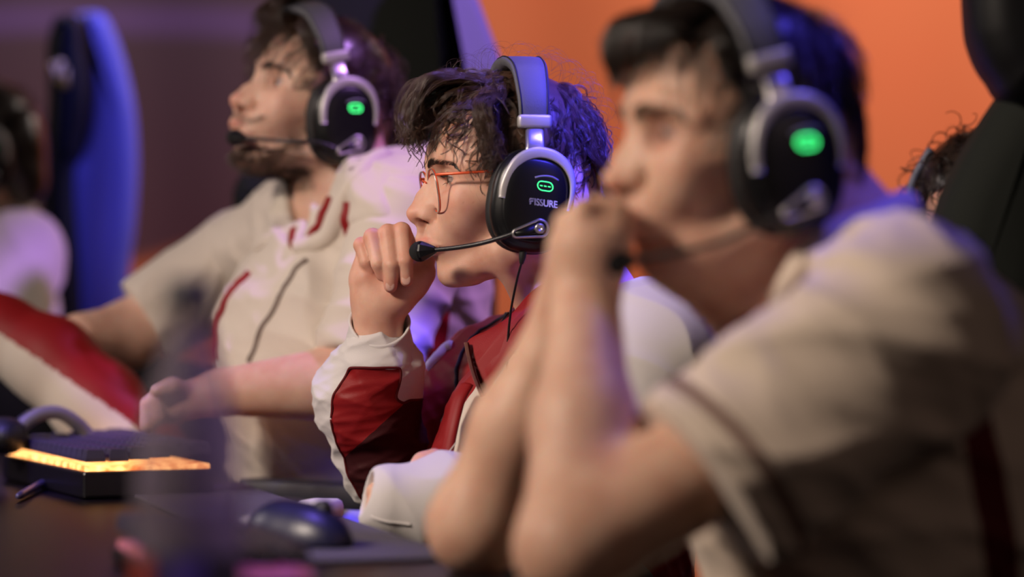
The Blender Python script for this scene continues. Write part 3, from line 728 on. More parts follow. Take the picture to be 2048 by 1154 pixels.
# ------------------------------------------------------------------ middle player's curls and glasses
def mid_hair(root):
    rs = np.random.RandomState(7); g = []
    for i in range(170):                      # fringe that falls forward over the brow
        L = rs.uniform(-50, 42); a, b, c, d = rs.rand(4); w_ = math.sqrt(max(0.05, 1-(L/75)**2))
        out = 8*c
        g.append([(40+18*a, L*0.95, 96+10*w_), (74+8*a, L*1.0, 106+10*b*w_), (98+10*b, L*1.02, 98+12*a), (112+out, L*1.03, 78+12*b), (115+out, L*1.0+4*(d-0.5), 58+8*d), (111+9*c+4*a, L*0.98+8*(a-0.5), 40+16*d)])
    for i in range(230):                       # side locks over the temples
        s = 1 if i % 3 else -1; a, b, c, d = rs.rand(4)
        g.append([(20+24*a, s*(50+8*b), 96-8*a), (36+22*a, s*(68+8*b), 84), (46+14*a, s*(78+7*b), 62+10*c), (38+16*a, s*(80+6*c), 40+12*d), (32+16*b, s*(80+6*d), 22+12*c), (24+26*b, s*(79+4*a), 6+16*d)])
    for i in range(110):                       # low hair behind the cups
        s = 1 if i % 2 else -1; a, b, c, d = rs.rand(4)
        g.append([(-48-20*a, s*(58-14*a), 50+10*b), (-62-16*a, s*(66-22*a), 30), (-76-16*a, s*(64-30*a), 8), (-80-16*a, s*(58-34*a), -18-6*c), (-72-20*b, s*(52-34*a), -50-30*d)])
    pr_ = lambda q: np.where(np.abs(q[:, 0]+4) < 24, 0.25, 1.0)*np.where(q[:, 2] < 10, 0.7, 1.0)
    hair(HM, 'hair', root, M_hair, 1, 700, 26, 66, 18, 22, 6.0, rad=0.09, width=3.6, press=pr_, guides=g, fly=0.09, turns_=(0.9, 1.3))
    V, F = sdf_mesh([HM.el((-50, 0, -34), (32, 50, 40), 10), HM.el((-42, 0, -62), (28, 44, 30), 20)], 0.003, disp=lambda X: 0.003*noise3(X, 3, 8, (150, 500))); fast_mesh('nape_hair', V, F, [M_hair2], root)
    # loose ringlet on the forehead and stray hairs
    S = []
    def ring(cx, cy, r, L, a0, a1, n=26):
        return [HM.px(cx + r*(1-0.25*t)*math.cos(a0+(a1-a0)*t), cy - r*(1-0.25*t)*math.sin(a0+(a1-a0)*t), L) for t in np.linspace(0, 1, n)]
    for k in range(26):
        j = rs.normal(size=3)*1.3
        c = ring(907+j[0], 257+j[1], 21+j[2], 52+k*0.1, 2.2, -3.4); p0 = HM.px(930+j[0]*2, 222, 58)
        S.append(smooth_path([p0] + c[::4], 26))
    for k in range(16):
        j = rs.normal(size=3)*1.0
        S.append(smooth_path([HM.px(938+j[0], 238, 60), HM.px(932+j[0], 262+j[1], 58), HM.px(917+j[1], 279, 54), HM.px(900+j[2], 280, 52), HM.px(893+j[0], 274, 52)], 26))
    for k in range(110):                      # wisps standing off the outline
        th = rs.uniform(0.25, 3.0); L = rs.uniform(-35, 35); R0 = np.array([math.cos(th)*100+8, L, math.sin(th)*88+44]); n = np.array([math.cos(th), 0, math.sin(th)]); tg = np.array([-math.sin(th), 0, math.cos(th)])*(1 if rs.rand() > 0.5 else -1)
        h_ = rs.uniform(8, 17); c = rs.uniform(8, 20)
        S.append(smooth_path([R0-n*6, R0+n*h_*0.5+tg*c*0.4, R0+n*h_+tg*c, R0+n*h_*0.8+tg*c*1.7, R0+n*h_*0.3+tg*c*2.0], 26))
    S = np.array(S); V, F = strands_mesh(HM.w(S.reshape(-1, 3)).reshape(S.shape), np.tile(np.linspace(0.00013, 0.00005, 26), (len(S), 1)))
    fast_mesh('loose_curls', V, F, [M_hair], root)

M_lens = None
def make_glasses(h):
    root = thing('eyeglasses', h.w(92, 0, 8), 'orange wire-rimmed eyeglasses worn by the curly-haired middle player', 'glasses')
    m, N, L, b = nt('clear_lens'); tp = N.new('ShaderNodeBsdfTransparent'); gl = N.new('ShaderNodeBsdfGlossy'); gl.inputs['Roughness'].default_value = 0.02
    fr = N.new('ShaderNodeFresnel'); fr.inputs['IOR'].default_value = 1.45; mx = N.new('ShaderNodeMixShader'); N.remove(b)
    mx.inputs[0].default_value = 0.035; L.new(tp.outputs[0], mx.inputs[1]); L.new(gl.outputs[0], mx.inputs[2]); L.new(mx.outputs[0], N['Material Output'].inputs[0])
    for s in (1, -1):
        # rim outline in its plane: rounded, wider at the top; plane leans and wraps a little
        n = 48; pts = []
        for i in range(n):
            t = 2*math.pi*i/n; c, sn = math.cos(t), math.sin(t); e = 2/2.6
            a = 25.0*math.copysign(abs(c)**e, c); z = 22.5*math.copysign(abs(sn)**e, sn); a *= 1+0.10*z/22
            L_ = 32+a; F_ = 99.5 - 0.17*(22-z)*1.0 - 0.0002*max(0, L_-6)**2
            pts.append((F_, s*L_, -8+z))
        P_ = np.array(pts)
        V, F = tube(np.vstack([P_, P_[:2]]), 0.75, 8, cap=False); mesh_obj('rim', h.w(V), F, M_orange, root)
        Q = P_*1.0; Q[:, 0] += 1.4; V, F = tube(np.vstack([Q, Q[:2]]), 0.5, 8, cap=False); mesh_obj('rim_edge', h.w(V), F, M_silver, root)
        c = P_.mean(0); c[0] += 0.8; V = np.vstack([P_*0.97+c*0.03, [c]]); F = [(i, (i+1) % n, n) for i in range(n)]
        mesh_obj('lens', h.w(V), F, m, root)
        hx = P_[np.argmax(P_[:, 1]*s + P_[:, 2]*0.9)]
        e_ = h.px(998, 341, 80) if s == 1 else np.array([5, -80, 15.]); tpth = smooth_path([hx, hx+np.array([-2.5, s*4.5, 0.6]), hx*0.62+e_*0.38+np.array([0, s*7.5, 0]), e_*0.8+hx*0.2+np.array([0, s*3, 0]), e_], 30)
        V, F = tube(tpth, 1.15, 8, ell=(0.5, 1.25)); mesh_obj('temple_arm', h.w(V), F, M_orange, root)
        V, F = tube(smooth_path([P_[np.argmin(P_[:, 1]*s)]+np.array([-1, 0, 0]), (97, s*8.5, -8), (96, s*9.5, -12)], 8), 0.6, 6); mesh_obj('nose_pad_arm', h.w(V), F, M_silver, root)
    V, F = tube(smooth_path([(101, 8, 1), (103.5, 3, 3.5), (103.5, -3, 3.5), (101, -8, 1)], 14), 0.9, 8); mesh_obj('bridge', h.w(V), F, M_orange, root)
    return root

# ------------------------------------------------------------------ the hall
TZ = 0.73                                       # table top height
def TP(x, y, z=TZ):                             # pixel seen on the table top (or height z)
    D = FPX*(CAMZ-z)/(y-HOR); return P(x, y, D)
AX = np.array([-0.287, 0.958, 0.0]); AX /= np.linalg.norm(AX)      # along the row of seats, away from the camera
AR = np.array([AX[1], -AX[0], 0.0])                                # from the desks towards the players
def banner_mat():
    m, N, L, b = nt('printed_banner')
    tc = N.new('ShaderNodeTexCoord'); sp = N.new('ShaderNodeSeparateXYZ'); L.new(tc.outputs['Object'], sp.inputs[0])
    def math_(op, a, b_=None, c=None):
        n = N.new('ShaderNodeMath'); n.operation = op
        for i, v in enumerate((a, b_, c)):
            if v is None: continue
            if isinstance(v, (int, float)): n.inputs[i].default_value = v
            else: L.new(v, n.inputs[i])
        return n.outputs[0]
    X, Z = sp.outputs['X'], sp.outputs['Z']
    nz = N.new('ShaderNodeTexNoise'); nz.inputs['Scale'].default_value = 1.6; nz.inputs['Detail'].default_value = 3; L.new(tc.outputs['Object'], nz.inputs['Vector'])
    # orange field: right of a slanted edge or below a rising edge
    e1 = math_('ADD', math_('ADD', X, math_('MULTIPLY', Z, 0.55)), 0.0)
    m1 = N.new('ShaderNodeMapRange'); m1.inputs[1].default_value = EDGE1[0]; m1.inputs[2].default_value = EDGE1[1]; L.new(e1, m1.inputs[0])
    e2 = math_('SUBTRACT', math_('MULTIPLY', X, 0.28), Z)
    m2 = N.new('ShaderNodeMapRange'); m2.inputs[1].default_value = EDGE2[0]; m2.inputs[2].default_value = EDGE2[1]; L.new(e2, m2.inputs[0])
    fac = math_('MAXIMUM', m1.outputs[0], m2.outputs[0])
    mauve = N.new('ShaderNodeMixRGB'); mauve.inputs[1].default_value = (0.115, 0.034, 0.050, 1); mauve.inputs[2].default_value = (0.075, 0.040, 0.062, 1)
    gz = N.new('ShaderNodeMapRange'); gz.inputs[1].default_value = 0.9; gz.inputs[2].default_value = 1.7; L.new(Z, gz.inputs[0]); L.new(gz.outputs[0], mauve.inputs[0])
    org = N.new('ShaderNodeMixRGB'); org.inputs[1].default_value = (0.66, 0.115, 0.035, 1); org.inputs[2].default_value = (0.58, 0.17, 0.055, 1); L.new(nz.outputs['Fac'], org.inputs[0])
    # violet ring line
    dx = math_('SUBTRACT', X, -1.02); dz = math_('MULTIPLY', math_('SUBTRACT', Z, 0.55), 0.9)
    dd = math_('SQRT', math_('ADD', math_('MULTIPLY', math_('MULTIPLY', dx, dx), 0.22), math_('MULTIPLY', dz, dz)))
    rg = math_('ABSOLUTE', math_('SUBTRACT', dd, 0.985)); rr = N.new('ShaderNodeMapRange'); rr.inputs[1].default_value = 0.045; rr.inputs[2].default_value = 0.02; L.new(rg, rr.inputs[0])
    ml = N.new('ShaderNodeMixRGB'); ml.inputs[2].default_value = (0.13, 0.065, 0.20, 1); L.new(rr.outputs[0], ml.inputs[0]); L.new(mauve.outputs[0], ml.inputs[1])
    mx = N.new('ShaderNodeMixRGB'); L.new(fac, mx.inputs[0]); L.new(ml.outputs[0], mx.inputs[1]); L.new(org.outputs[0], mx.inputs[2])
    L.new(mx.outputs[0], b.inputs['Base Color']); b.inputs['Roughness'].default_value = 0.75
    return m
EDGE1 = (0.37, 0.43); EDGE2 = (-1.325, -1.285)
M_banner = banner_mat()
# printed cloth banner with soft hanging folds
def wall_back():
    nx, nz = 240, 12; V = []; F = []
    for j in range(nz+1):
        z = -0.02 + 3.4*j/nz
        for i in range(nx+1):
            x = -3.2 + 6.4*i/nx
            y = 7.0 + 0.035*math.sin(x*5.2+0.4*math.sin(z*1.3)) + 0.018*math.sin(x*13+z*0.8) + 0.03*math.sin(x*2.1+1)*z*0.3
            V.append((x, y, z))
    for j in range(nz):
        for i in range(nx): a = j*(nx+1)+i; F.append((a, a+1, a+nx+2, a+nx+1))
    o = mesh_obj('wall_back', V, F, M_banner); o['kind'] = 'structure'; return o
wall_back()
M_floor = mat('dark_stage_carpet', (0.02, 0.017, 0.022), 0.85, noise=0.3, bump=0.3, bscale=500)
o = mesh_obj('floor', [(-3.2, -0.5, 0), (3.2, -0.5, 0), (3.2, 7.1, 0), (-3.2, 7.1, 0)], [(0, 1, 2, 3)], M_floor, smooth=False); o['kind'] = 'structure'

# long desk
M_desk = mat('dark_glossy_desk', (0.006, 0.004, 0.007), 0.32, spec=0.14)
E0 = TP(870, 1100); 
def slab(name, p_near, p_far, width, th, z, m, bev, root=None):
    a = np.array([p_near[0], p_near[1], z]); b = np.array([p_far[0], p_far[1], z])
    poly = [a, b, b-AR*width, a-AR*width]; return mesh_obj(name, *extrude(poly, (0, 0, -th), bev), m, root, smooth=False)
desk = thing('gaming_desk', (E0-AR*0.4)*np.array([1, 1, 0]), 'long dark glossy desk running in front of the seated players', 'desk')
eA = E0 - AX*1.25; eB = E0 + AX*2.3
slab('desk_top', eA, eB, 0.78, 0.03, TZ, M_desk, 0.004, desk)
for t in (-1.0, 0.35, 1.9):
    for wd in (0.12, 0.70):
        c = E0 + AX*t - AR*wd; V, F = rbox(0, 0, (TZ-0.03)/2, 0.05, 0.05, TZ-0.03, 0.006); V = V + np.array([c[0], c[1], 0]); mesh_obj('leg', V, F, M_blackm, desk, False)

M_pad = mat('dark_grey_mouse_pad', (0.085, 0.075, 0.095), 0.85, bump=0.2, bscale=2000)
def pad(name, pts, label, m=M_pad):
    poly = [p+np.array([0, 0, 0.0042]) for p in pts]; c = np.mean(pts, 0)
    o = mesh_obj(name, *extrude(poly, (0, 0, -0.0038), 0.0012), m, None, smooth=False); tag(o, label, 'mouse pad'); return o
p0 = TP(466, 968); p1 = TP(862, 1098) - AR*0.004
dv = p1-p0; dv /= np.linalg.norm(dv); Lp = np.linalg.norm(p1-p0)
pad('mouse_pad', [p1+dv*0.12, p0, p0-AR*0.15, p1+dv*0.12-AR*0.15], 'large grey cloth mouse pad at the near players\' edge of the desk')

def sdf_thing(name, prims, vox, m, label=None, cat=None, group=None, root=None, disp=None, clip=None, smooth=2, mats=None, fm=None):
    V, F = sdf_mesh(prims, vox, disp=disp, clip=clip, smooth=smooth)
    fmat = None
    if fm is not None: fmat = fm(V[F].mean(1))
    o = fast_mesh(name, V, F, mats or [m], root, fmat=fmat)
    if label: tag(o, label, cat, group)
    return o

# near mouse on the pad
mc = TP(600, 1098); mdx = np.array([0.75, -0.66, 0]); mdx /= np.linalg.norm(mdx); mdy = np.array([-mdx[1], mdx[0], 0])
Rm = np.stack([mdx, mdy, [0, 0, 1]], 1)
mr = thing('computer_mouse', mc, 'dark blue-lit computer mouse with pale side, blurred on the grey pad', 'mouse')
M_mouse = mat('glossy_black_mouse', (0.012, 0.012, 0.04), 0.38)
sdf_thing('shell', [el(mc+np.array([0, 0, 0.006]), (0.060, 0.032, 0.036), Rm, 0.01), el(mc-mdx*0.02+np.array([0, 0, 0.012]), (0.035, 0.030, 0.030), Rm, 0.01)], 0.002, M_mouse, root=mr, clip=lambda X: (TZ+0.0052)-X[..., 2])
sdf_thing('side_grip', [el(mc-mdx*0.062+np.array([0, 0, 0.012]), (0.018, 0.024, 0.014), Rm, 0.01)], 0.0015, mat('pale_grip', (0.42, 0.40, 0.36), 0.6), root=mr, clip=lambda X: (TZ+0.0052)-X[..., 2])
V, F = tube([mc+mdx*0.028+np.array([0, 0, 0.036])+mdy*0.004*s for s in (-1, 1)], 0.009, 16); mesh_obj('scroll_wheel', V, F, M_blackm, mr)

# small white case on the desk edge
wc = TP(662, 1040)
V, F = rbox(0, 0, 0.0105, 0.036, 0.05, 0.021, 0.008, axes=np.array([[0.92, -0.38, 0], [0.38, 0.92, 0], [0, 0, 1]]), origin=wc-AR*0.012)
o = mesh_obj('earbud_case', V, F, mat('white_plastic_case', (0.8, 0.76, 0.82), 0.35)); tag(o, 'small white rounded plastic case at the edge of the desk', 'case')

# ---- keyboards
M_case = mat('keyboard_case', (0.006, 0.005, 0.007), 0.35); M_key = mat('dark_keycap', (0.045, 0.038, 0.065), 0.38)
def glow_mat(name, col, s):
    m, N, L, b = nt(name); tc = N.new('ShaderNodeTexCoord'); nz = N.new('ShaderNodeTexNoise'); nz.inputs['Scale'].default_value = 60; nz.inputs['Detail'].default_value = 4
    L.new(tc.outputs['Object'], nz.inputs['Vector']); r = N.new('ShaderNodeValToRGB'); r.color_ramp.elements[0].position = 0.35; r.color_ramp.elements[0].color = (col[0]*0.5, col[1]*0.22, col[2]*0.1, 1)
    r.color_ramp.elements[1].position = 0.65; r.color_ramp.elements[1].color = (*col, 1); L.new(nz.outputs['Fac'], r.inputs[0]); L.new(r.outputs[0], b.inputs['Emission Color']); b.inputs['Emission Strength'].default_value = s
    b.inputs['Base Color'].default_value = (0.3, 0.12, 0.03, 1); return m
def keyboard(corner, label, glow, gs, cols=15, rows=6, pitch=0.0205, lift=0.030, dirA=AX, dirB=AR, group=None):
    root = thing('keyboard', corner+dirA*0.2+dirB*0.07, label, 'keyboard', group)
    R = np.stack([dirA, dirB, [0, 0, 1]], 0); LA, LB = cols*pitch+0.014, rows*pitch+0.010
    add = lambda name, cx, cy, cz, sx, sy, sz, r, m, par_=root: mesh_obj(name, *rbox(cx, cy, cz, sx, sy, sz, r, axes=R, origin=corner), m, par_, False)
    cz = 0.001
    add('case', LA/2, LB/2, cz+lift/2, LA, LB, lift, 0.004, M_case)
    add('light_plate', LA/2, LB/2, lift+0.0025, LA-0.008, LB-0.008, 0.0085, 0.002, glow_mat('key_glow', glow, gs))
    for r in range(rows):
        c = 0
        while c < cols:
            wdt = 1
            if r == rows-1 and c == 4: wdt = 6
            elif c == cols-2 and r in (1, 3): wdt = 2
            x = 0.007+pitch*(c+wdt/2); y = 0.005+pitch*(r+0.5) + (0.003 if r > 0 else 0); z = lift+0.0115+(0.0035 if r == 0 else 0.0020+0.0016*r)
            hx = pitch*wdt/2-0.0007; hy = pitch/2-0.0008; rings = []
            for k, zz in ((1, 0), (1, 0.004), (0.84, 0.0125), (0.78, 0.0135), (0.6, 0.0130)):
                sx = hx-(1-k)*pitch/2; sy = hy*k
                rings.append([(x-sx, y-sy, z-0.004+zz), (x+sx, y-sy, z-0.004+zz), (x+sx, y+sy, z-0.004+zz), (x-sx, y+sy, z-0.004+zz)])
            V, F = loft(rings); mesh_obj('keycap', V @ R + corner, F, M_key, root, False); c += wdt
    return root
K0 = TP(166, 1000); KA = np.array([-0.392, 0.92, 0]); KB = np.array([0.92, 0.392, 0])
keyboard(K0, 'black keyboard with warm orange glow under its keys, left of the bottle', (1.0, 0.50, 0.16), 3.2, cols=16, pitch=0.0235, dirA=KA, dirB=KB)
k1 = TP(478, 1112); k2 = TP(575, 1160); kd = k1-k2; kd /= np.linalg.norm(kd)
keyboard(k1-kd*0.345, 'keyboard with magenta glow under its keys, in the near foreground', (0.75, 0.15, 0.85), 0.3, cols=15, rows=5, lift=0.012, dirA=kd, dirB=np.array([-kd[1], kd[0], 0]))
# kick-out rod by the keyboard
pr = [TP(36, 1004)+np.array([0, 0, 0.006]), TP(95, 975)+np.array([0, 0, 0.008])]
o = mesh_obj('pen', *tube([pr[0], pr[0]*0.9+pr[1]*0.1, pr[0]*0.15+pr[1]*0.85, pr[1]], [0.003, 0.0045, 0.0045, 0.002], 10), mat('dark_violet_pen', (0.06, 0.05, 0.12), 0.3)); tag(o, 'short dark pen lying on the desk below the glowing keyboard', 'pen')

# spare headset with arched band behind the keyboard
hc = P(92, 862, 3.35); hc[2] = TZ+0.006
a1, a2 = AR, AX
hr = thing('arched_headset', P(92, 875, 3.42), 'spare headset with grey arched band lying behind the glowing keyboard', 'headset')
q = smooth_path([P(-12, 888, 3.42), P(22, 868, 3.42), P(50, 842, 3.43), P(80, 827, 3.44), P(112, 826, 3.45), (P(142, 842, 3.46)), P(168, 868, 3.47), P(180, 900, 3.47)], 50)
def strap(q, wv, hw, th, m, name):
    wv = np.asarray(wv, float); rings = []
    for i in range(len(q)):
        t = q[min(i+1, len(q)-1)]-q[max(i-1, 0)]; t /= np.linalg.norm(t); n = np.cross(wv, t); n /= np.linalg.norm(n)
        rings.append([q[i]+wv*hw*a+n*th*b_ for a, b_ in ((-1, 0), (-0.9, 1), (0.9, 1), (1, 0), (0.9, -1), (-0.9, -1))])
    V, F = loft(rings); return mesh_obj(name, V, F, m, hr)
strap(q, AX, 0.030, 0.006, mat('blue_lit_band', (0.03, 0.03, 0.10), 0.3, coat=0.5), 'headband')  # black band, its blue sheen mixed into the base colour
strap(q-AX*0.030+np.array([0, 0, 0.001]), AX, 0.006, 0.008, mat('grey_band_edge', (0.16, 0.145, 0.14), 0.5), 'band_edge')
kb = P(14, 872, 3.38)
sdf_thing('ear_cup', [el(kb, (0.024, 0.035, 0.022), None, 0.01), el(kb+np.array([-0.01, 0, 0.012]), (0.02, 0.02, 0.010), None, 0.004)], 0.0016, M_blackm, root=hr, disp=lambda X: 0.0006*np.sin(X[..., 0]*1400))

# red and cream cloth sloping down to the desk
ft = [P(-90, 622, 3.70), P(0, 665, 3.68), P(100, 722, 3.66), P(200, 815, 3.63), P(290, 905, 3.60)]
def fm_red(C):
    q0 = np.array(ft[1]); d = ft[3]-ft[1]; d /= np.linalg.norm(d); n = np.cross([0, 1, 0], d); n /= np.linalg.norm(n)
    if n[2] < 0: n = -n
    return np.where((C-q0) @ n + 0.15*(C[:, 1]-3.66) > 0.0, 0, 1)
o = sdf_thing('draped_jacket', chain(ft, [0.042, 0.048, 0.055, 0.057, 0.055], 0.02), 0.0035, None, 'red and cream team jacket sleeve sloping down behind the keyboard', 'jacket', mats=[M_red, M_cream], fm=fm_red, disp=lambda X: 0.0015*noise3(X, 4, 6, (20, 60)))

# bottle in the foreground
BT = P(378, 1336, 1.70); BT = np.array([BT[0], 1.70, TZ+0.001])
def bottle():
    root = thing('water_bottle', BT, 'tall clear plastic bottle, heavily blurred, in the left foreground', 'bottle')
    m, N, L, b = nt('clear_plastic'); N.remove(b)
    tp = N.new('ShaderNodeBsdfTransparent'); tp.inputs[0].default_value = (0.90, 0.86, 0.90, 1); gl = N.new('ShaderNodeBsdfGlossy'); gl.inputs['Roughness'].default_value = 0.08
    df = N.new('ShaderNodeBsdfDiffuse'); df.inputs[0].default_value = (0.62, 0.52, 0.66, 1)
    fr = N.new('ShaderNodeFresnel'); fr.inputs['IOR'].default_value = 1.12; m1 = N.new('ShaderNodeMixShader'); m1.inputs[0].default_value = 0.36
    L.new(tp.outputs[0], m1.inputs[1]); L.new(df.outputs[0], m1.inputs[2])
    m2 = N.new('ShaderNodeMixShader'); L.new(fr.outputs[0], m2.inputs[0]); L.new(m1.outputs[0], m2.inputs[1]); L.new(gl.outputs[0], m2.inputs[2]); L.new(m2.outputs[0], N['Material Output'].inputs[0])
    def lathe(pr_, seg=48):
        return loft([[(BT[0]+r*math.cos(2*math.pi*i/seg), BT[1]+r*math.sin(2*math.pi*i/seg), BT[2]+z) for i in range(seg)] for r, z in pr_], cap=False)
    prof = [(0.012, 0.004), (0.026, 0.0), (0.0315, 0.004), (0.0325, 0.02), (0.0325, 0.10), (0.0318, 0.108), (0.0322, 0.115), (0.031, 0.13), (0.027, 0.150), (0.022, 0.168), (0.017, 0.186), (0.0135, 0.200), (0.0125, 0.208), (0.0145, 0.2095), (0.0125, 0.211), (0.0125, 0.214)]
    mesh_obj('bottle_wall', *lathe(prof), m, root)
    mesh_obj('water', *lathe([(0.001, 0.002), (0.025, 0.002), (0.0305, 0.006), (0.0315, 0.02), (0.0315, 0.102), (0.001, 0.103)]), tinted, root)
    mesh_obj('label', *lathe([(0.0330, 0.012), (0.0331, 0.014), (0.0331, 0.066), (0.0330, 0.068)]), lab, root)
    mesh_obj('cap', *lathe([(0.001, 0.232), (0.0125, 0.232), (0.0142, 0.230), (0.0145, 0.214), (0.0145, 0.212), (0.0120, 0.212)]), mat('grey_cap', (0.10, 0.09, 0.10), 0.5), root)
tinted, N, L, b = nt('still_water'); N.remove(b); tp = N.new('ShaderNodeBsdfTransparent'); tp.inputs[0].default_value = (0.72, 0.68, 0.74, 1); gl = N.new('ShaderNodeBsdfGlossy'); gl.inputs['Roughness'].default_value = 0.03
fr = N.new('ShaderNodeFresnel'); fr.inputs['IOR'].default_value = 1.08; mx = N.new('ShaderNodeMixShader'); L.new(fr.outputs[0], mx.inputs[0]); L.new(tp.outputs[0], mx.inputs[1]); L.new(gl.outputs[0], mx.inputs[2]); L.new(mx.outputs[0], N['Material Output'].inputs[0])
lab, N, L, b = nt('bottle_label'); tc = N.new('ShaderNodeTexCoord'); sp = N.new('ShaderNodeSeparateXYZ'); L.new(tc.outputs['Object'], sp.inputs[0])
rp = N.new('ShaderNodeValToRGB'); rp.color_ramp.interpolation = 'CONSTANT'; mr_ = N.new('ShaderNodeMapRange'); mr_.inputs[1].default_value = BT[0]-0.033; mr_.inputs[2].default_value = BT[0]+0.033
L.new(sp.outputs['X'], mr_.inputs[0]); L.new(mr_.outputs[0], rp.inputs[0]); e = rp.color_ramp.elements; e[0].position = 0; e[0].color = (0.5, 0.07, 0.05, 1); e[1].position = 0.20; e[1].color = (0.05, 0.035, 0.10, 1)
x = e.new(0.34); x.color = (0.16, 0.10, 0.5, 1); x = e.new(0.68); x.color = (0.05, 0.04, 0.05, 1)
L.new(rp.outputs[0], b.inputs['Base Color'])
bottle()

# ------------------------------------------------------------------ gaming chairs
M_ch = mat('black_chair_leather', (0.004, 0.004, 0.0045), 0.5, bump=0.2, bscale=400, spec=0.2); M_chg = mat('grey_black_chair_fabric', (0.013, 0.015, 0.013), 0.8, bump=0.4, bscale=900, spec=0.12)
M_chb = mat('blue_lit_chair_leather', (0.16, 0.15, 0.26), 0.5); M_gold = mat('gold_stitching', (0.55, 0.40, 0.12), 0.5)  # bolsters are black leather with the blue light put into their colour
def padded(name, px, D, thick, m, root, bev=0.03, push=None):
    poly = [P(x, y, D) for x, y in px]; n = len(poly)
    q = smooth_path(poly+[poly[0]], n*6)[:-1]
    V, F = extrude(q, push if push is not None else (0, thick, 0), bev); return mesh_obj(name, V, F, m, root)
def chair_base(root, c, m=None):
    x, y = c; V, F = rbox(x, y, 0.44, 0.50, 0.50, 0.10, 0.05); mesh_obj('seat', V, F, M_ch, root)
    V, F = tube([(x, y, 0.39), (x, y, 0.10)], 0.028, 14); mesh_obj('gas_column', V, F, M_blackm, root)
    for k in range(5):
        a = k*1.2566+0.3; V, F = tube([(x, y, 0.10), (x+0.30*math.cos(a), y+0.30*math.sin(a), 0.065)], [0.03, 0.018], 10); leg = own(mesh_obj('base_arm', V, F, M_blackm, root))
        V, F = tube([(x+0.30*math.cos(a)-0.02*math.sin(a), y+0.30*math.sin(a)+0.02*math.cos(a), 0.031), (x+0.30*math.cos(a)+0.02*math.sin(a), y+0.30*math.sin(a)-0.02*math.cos(a), 0.031)], 0.030, 14); mesh_obj('caster', V, F, M_blackm, leg)
# chair behind the left player
c1 = thing('gaming_chair', (-0.05, 3.95, 0), 'black gaming chair with violet-lit side bolster behind the bearded left player', 'chair')
padded('backrest', [(560, -150), (860, -150), (905, 0), (930, 150), (950, 330), (960, 620), (950, 1150), (470, 1150), (462, 470), (466, 370), (500, 320), (540, 200), (545, 0)], 4.02, 0.10, M_chg, c1, 0.03)
padded('side_bolster', [(862, -150), (930, -60), (980, 60), (1008, 160), (1000, 330), (992, 640), (985, 1150), (940, 1150), (948, 620), (940, 330), (915, 140), (885, 20)], 3.94, 0.15, M_chb, c1, 0.012)
chair_base(c1, (-0.05, 3.72))
o = sdf_thing('armrest', [rc(P(520, 985, 3.42), P(640, 985, 3.36), 0.030, 0.032, 0.01), rc(P(640, 985, 3.36), P(730, 992, 3.3), 0.032, 0.028, 0.01)], 0.002, mat('black_armrest_pad', (0.03, 0.03, 0.045), 0.5), root=c1, clip=lambda X: np.abs(X[..., 2]-(P(600, 985, 3.38)[2]))-0.014)
sdf_thing('armrest', [rc(P(235, 770, 3.98), P(420, 800, 4.0), 0.038, 0.045, 0.02), rc(P(300, 850, 4.0), P(440, 1000, 4.0), 0.085, 0.12, 0.05)], 0.004, M_ch, root=c1)
V, F = tube([P(620, 1000, 3.38), P(640, 1300, 3.45)], 0.018, 10); mesh_obj('armrest_post', V, F, M_blackm, c1)
# chair at the far left
c2 = thing('gaming_chair', (-0.85, 5.0, 0), 'tall gaming chair with blue-lit wing at the far left, gold mark on its side', 'chair')
padded('backrest', [(105, 30), (150, 30), (160, 100), (168, 200), (150, 300), (135, 360), (150, 620), (150, 1150), (70, 1150), (72, 600), (78, 400), (92, 200), (90, 90)], 4.9, 0.12, M_ch, c2, 0.02)
padded('side_wing', [(143, 22), (200, 22), (228, 70), (250, 140), (266, 220), (272, 330), (266, 450), (250, 620), (240, 1150), (140, 1150), (130, 620), (122, 380), (160, 300), (172, 200), (158, 90)], 4.98, 0.06, M_chb, c2, 0.025)
o = mesh_obj('gold_mark', *join([tube([P(104, 125, 4.88), P(112, 160, 4.88), P(122, 120, 4.88)], 0.006, 6), tube([P(118, 165, 4.88), P(132, 140, 4.88), P(130, 175, 4.88)], 0.006, 6)]), M_gold, c2)
chair_base(c2, (-0.86, 4.85))
padded('cover_panel', [(-120, 700), (40, 690), (150, 720), (240, 760), (250, 1100), (-120, 1100)], 4.35, 0.10, M_ch, c2, 0.02)  # dark block added to black out the bright gap under the draped sleeve
# chair behind the right player
c3 = thing('gaming_chair', (0.55, 2.6, 0), 'big dark gaming chair with winged headrest at the right edge', 'chair')
padded('headrest', [(1950, -170), (1956, 20), (1968, 90), (2000, 150), (2060, 200), (2300, 205), (2330, 0), (2300, -170)], 2.52, 0.12, M_ch, c3, 0.03)
padded('backrest', [(2030, 175), (1990, 235), (1945, 310), (1905, 400), (1886, 490), (1888, 620), (1900, 900), (1910, 1700), (2330, 1700), (2360, 700), (2340, 190)], 2.56, 0.13, M_chg, c3, 0.035)
chair_base(c3, (0.52, 2.35))

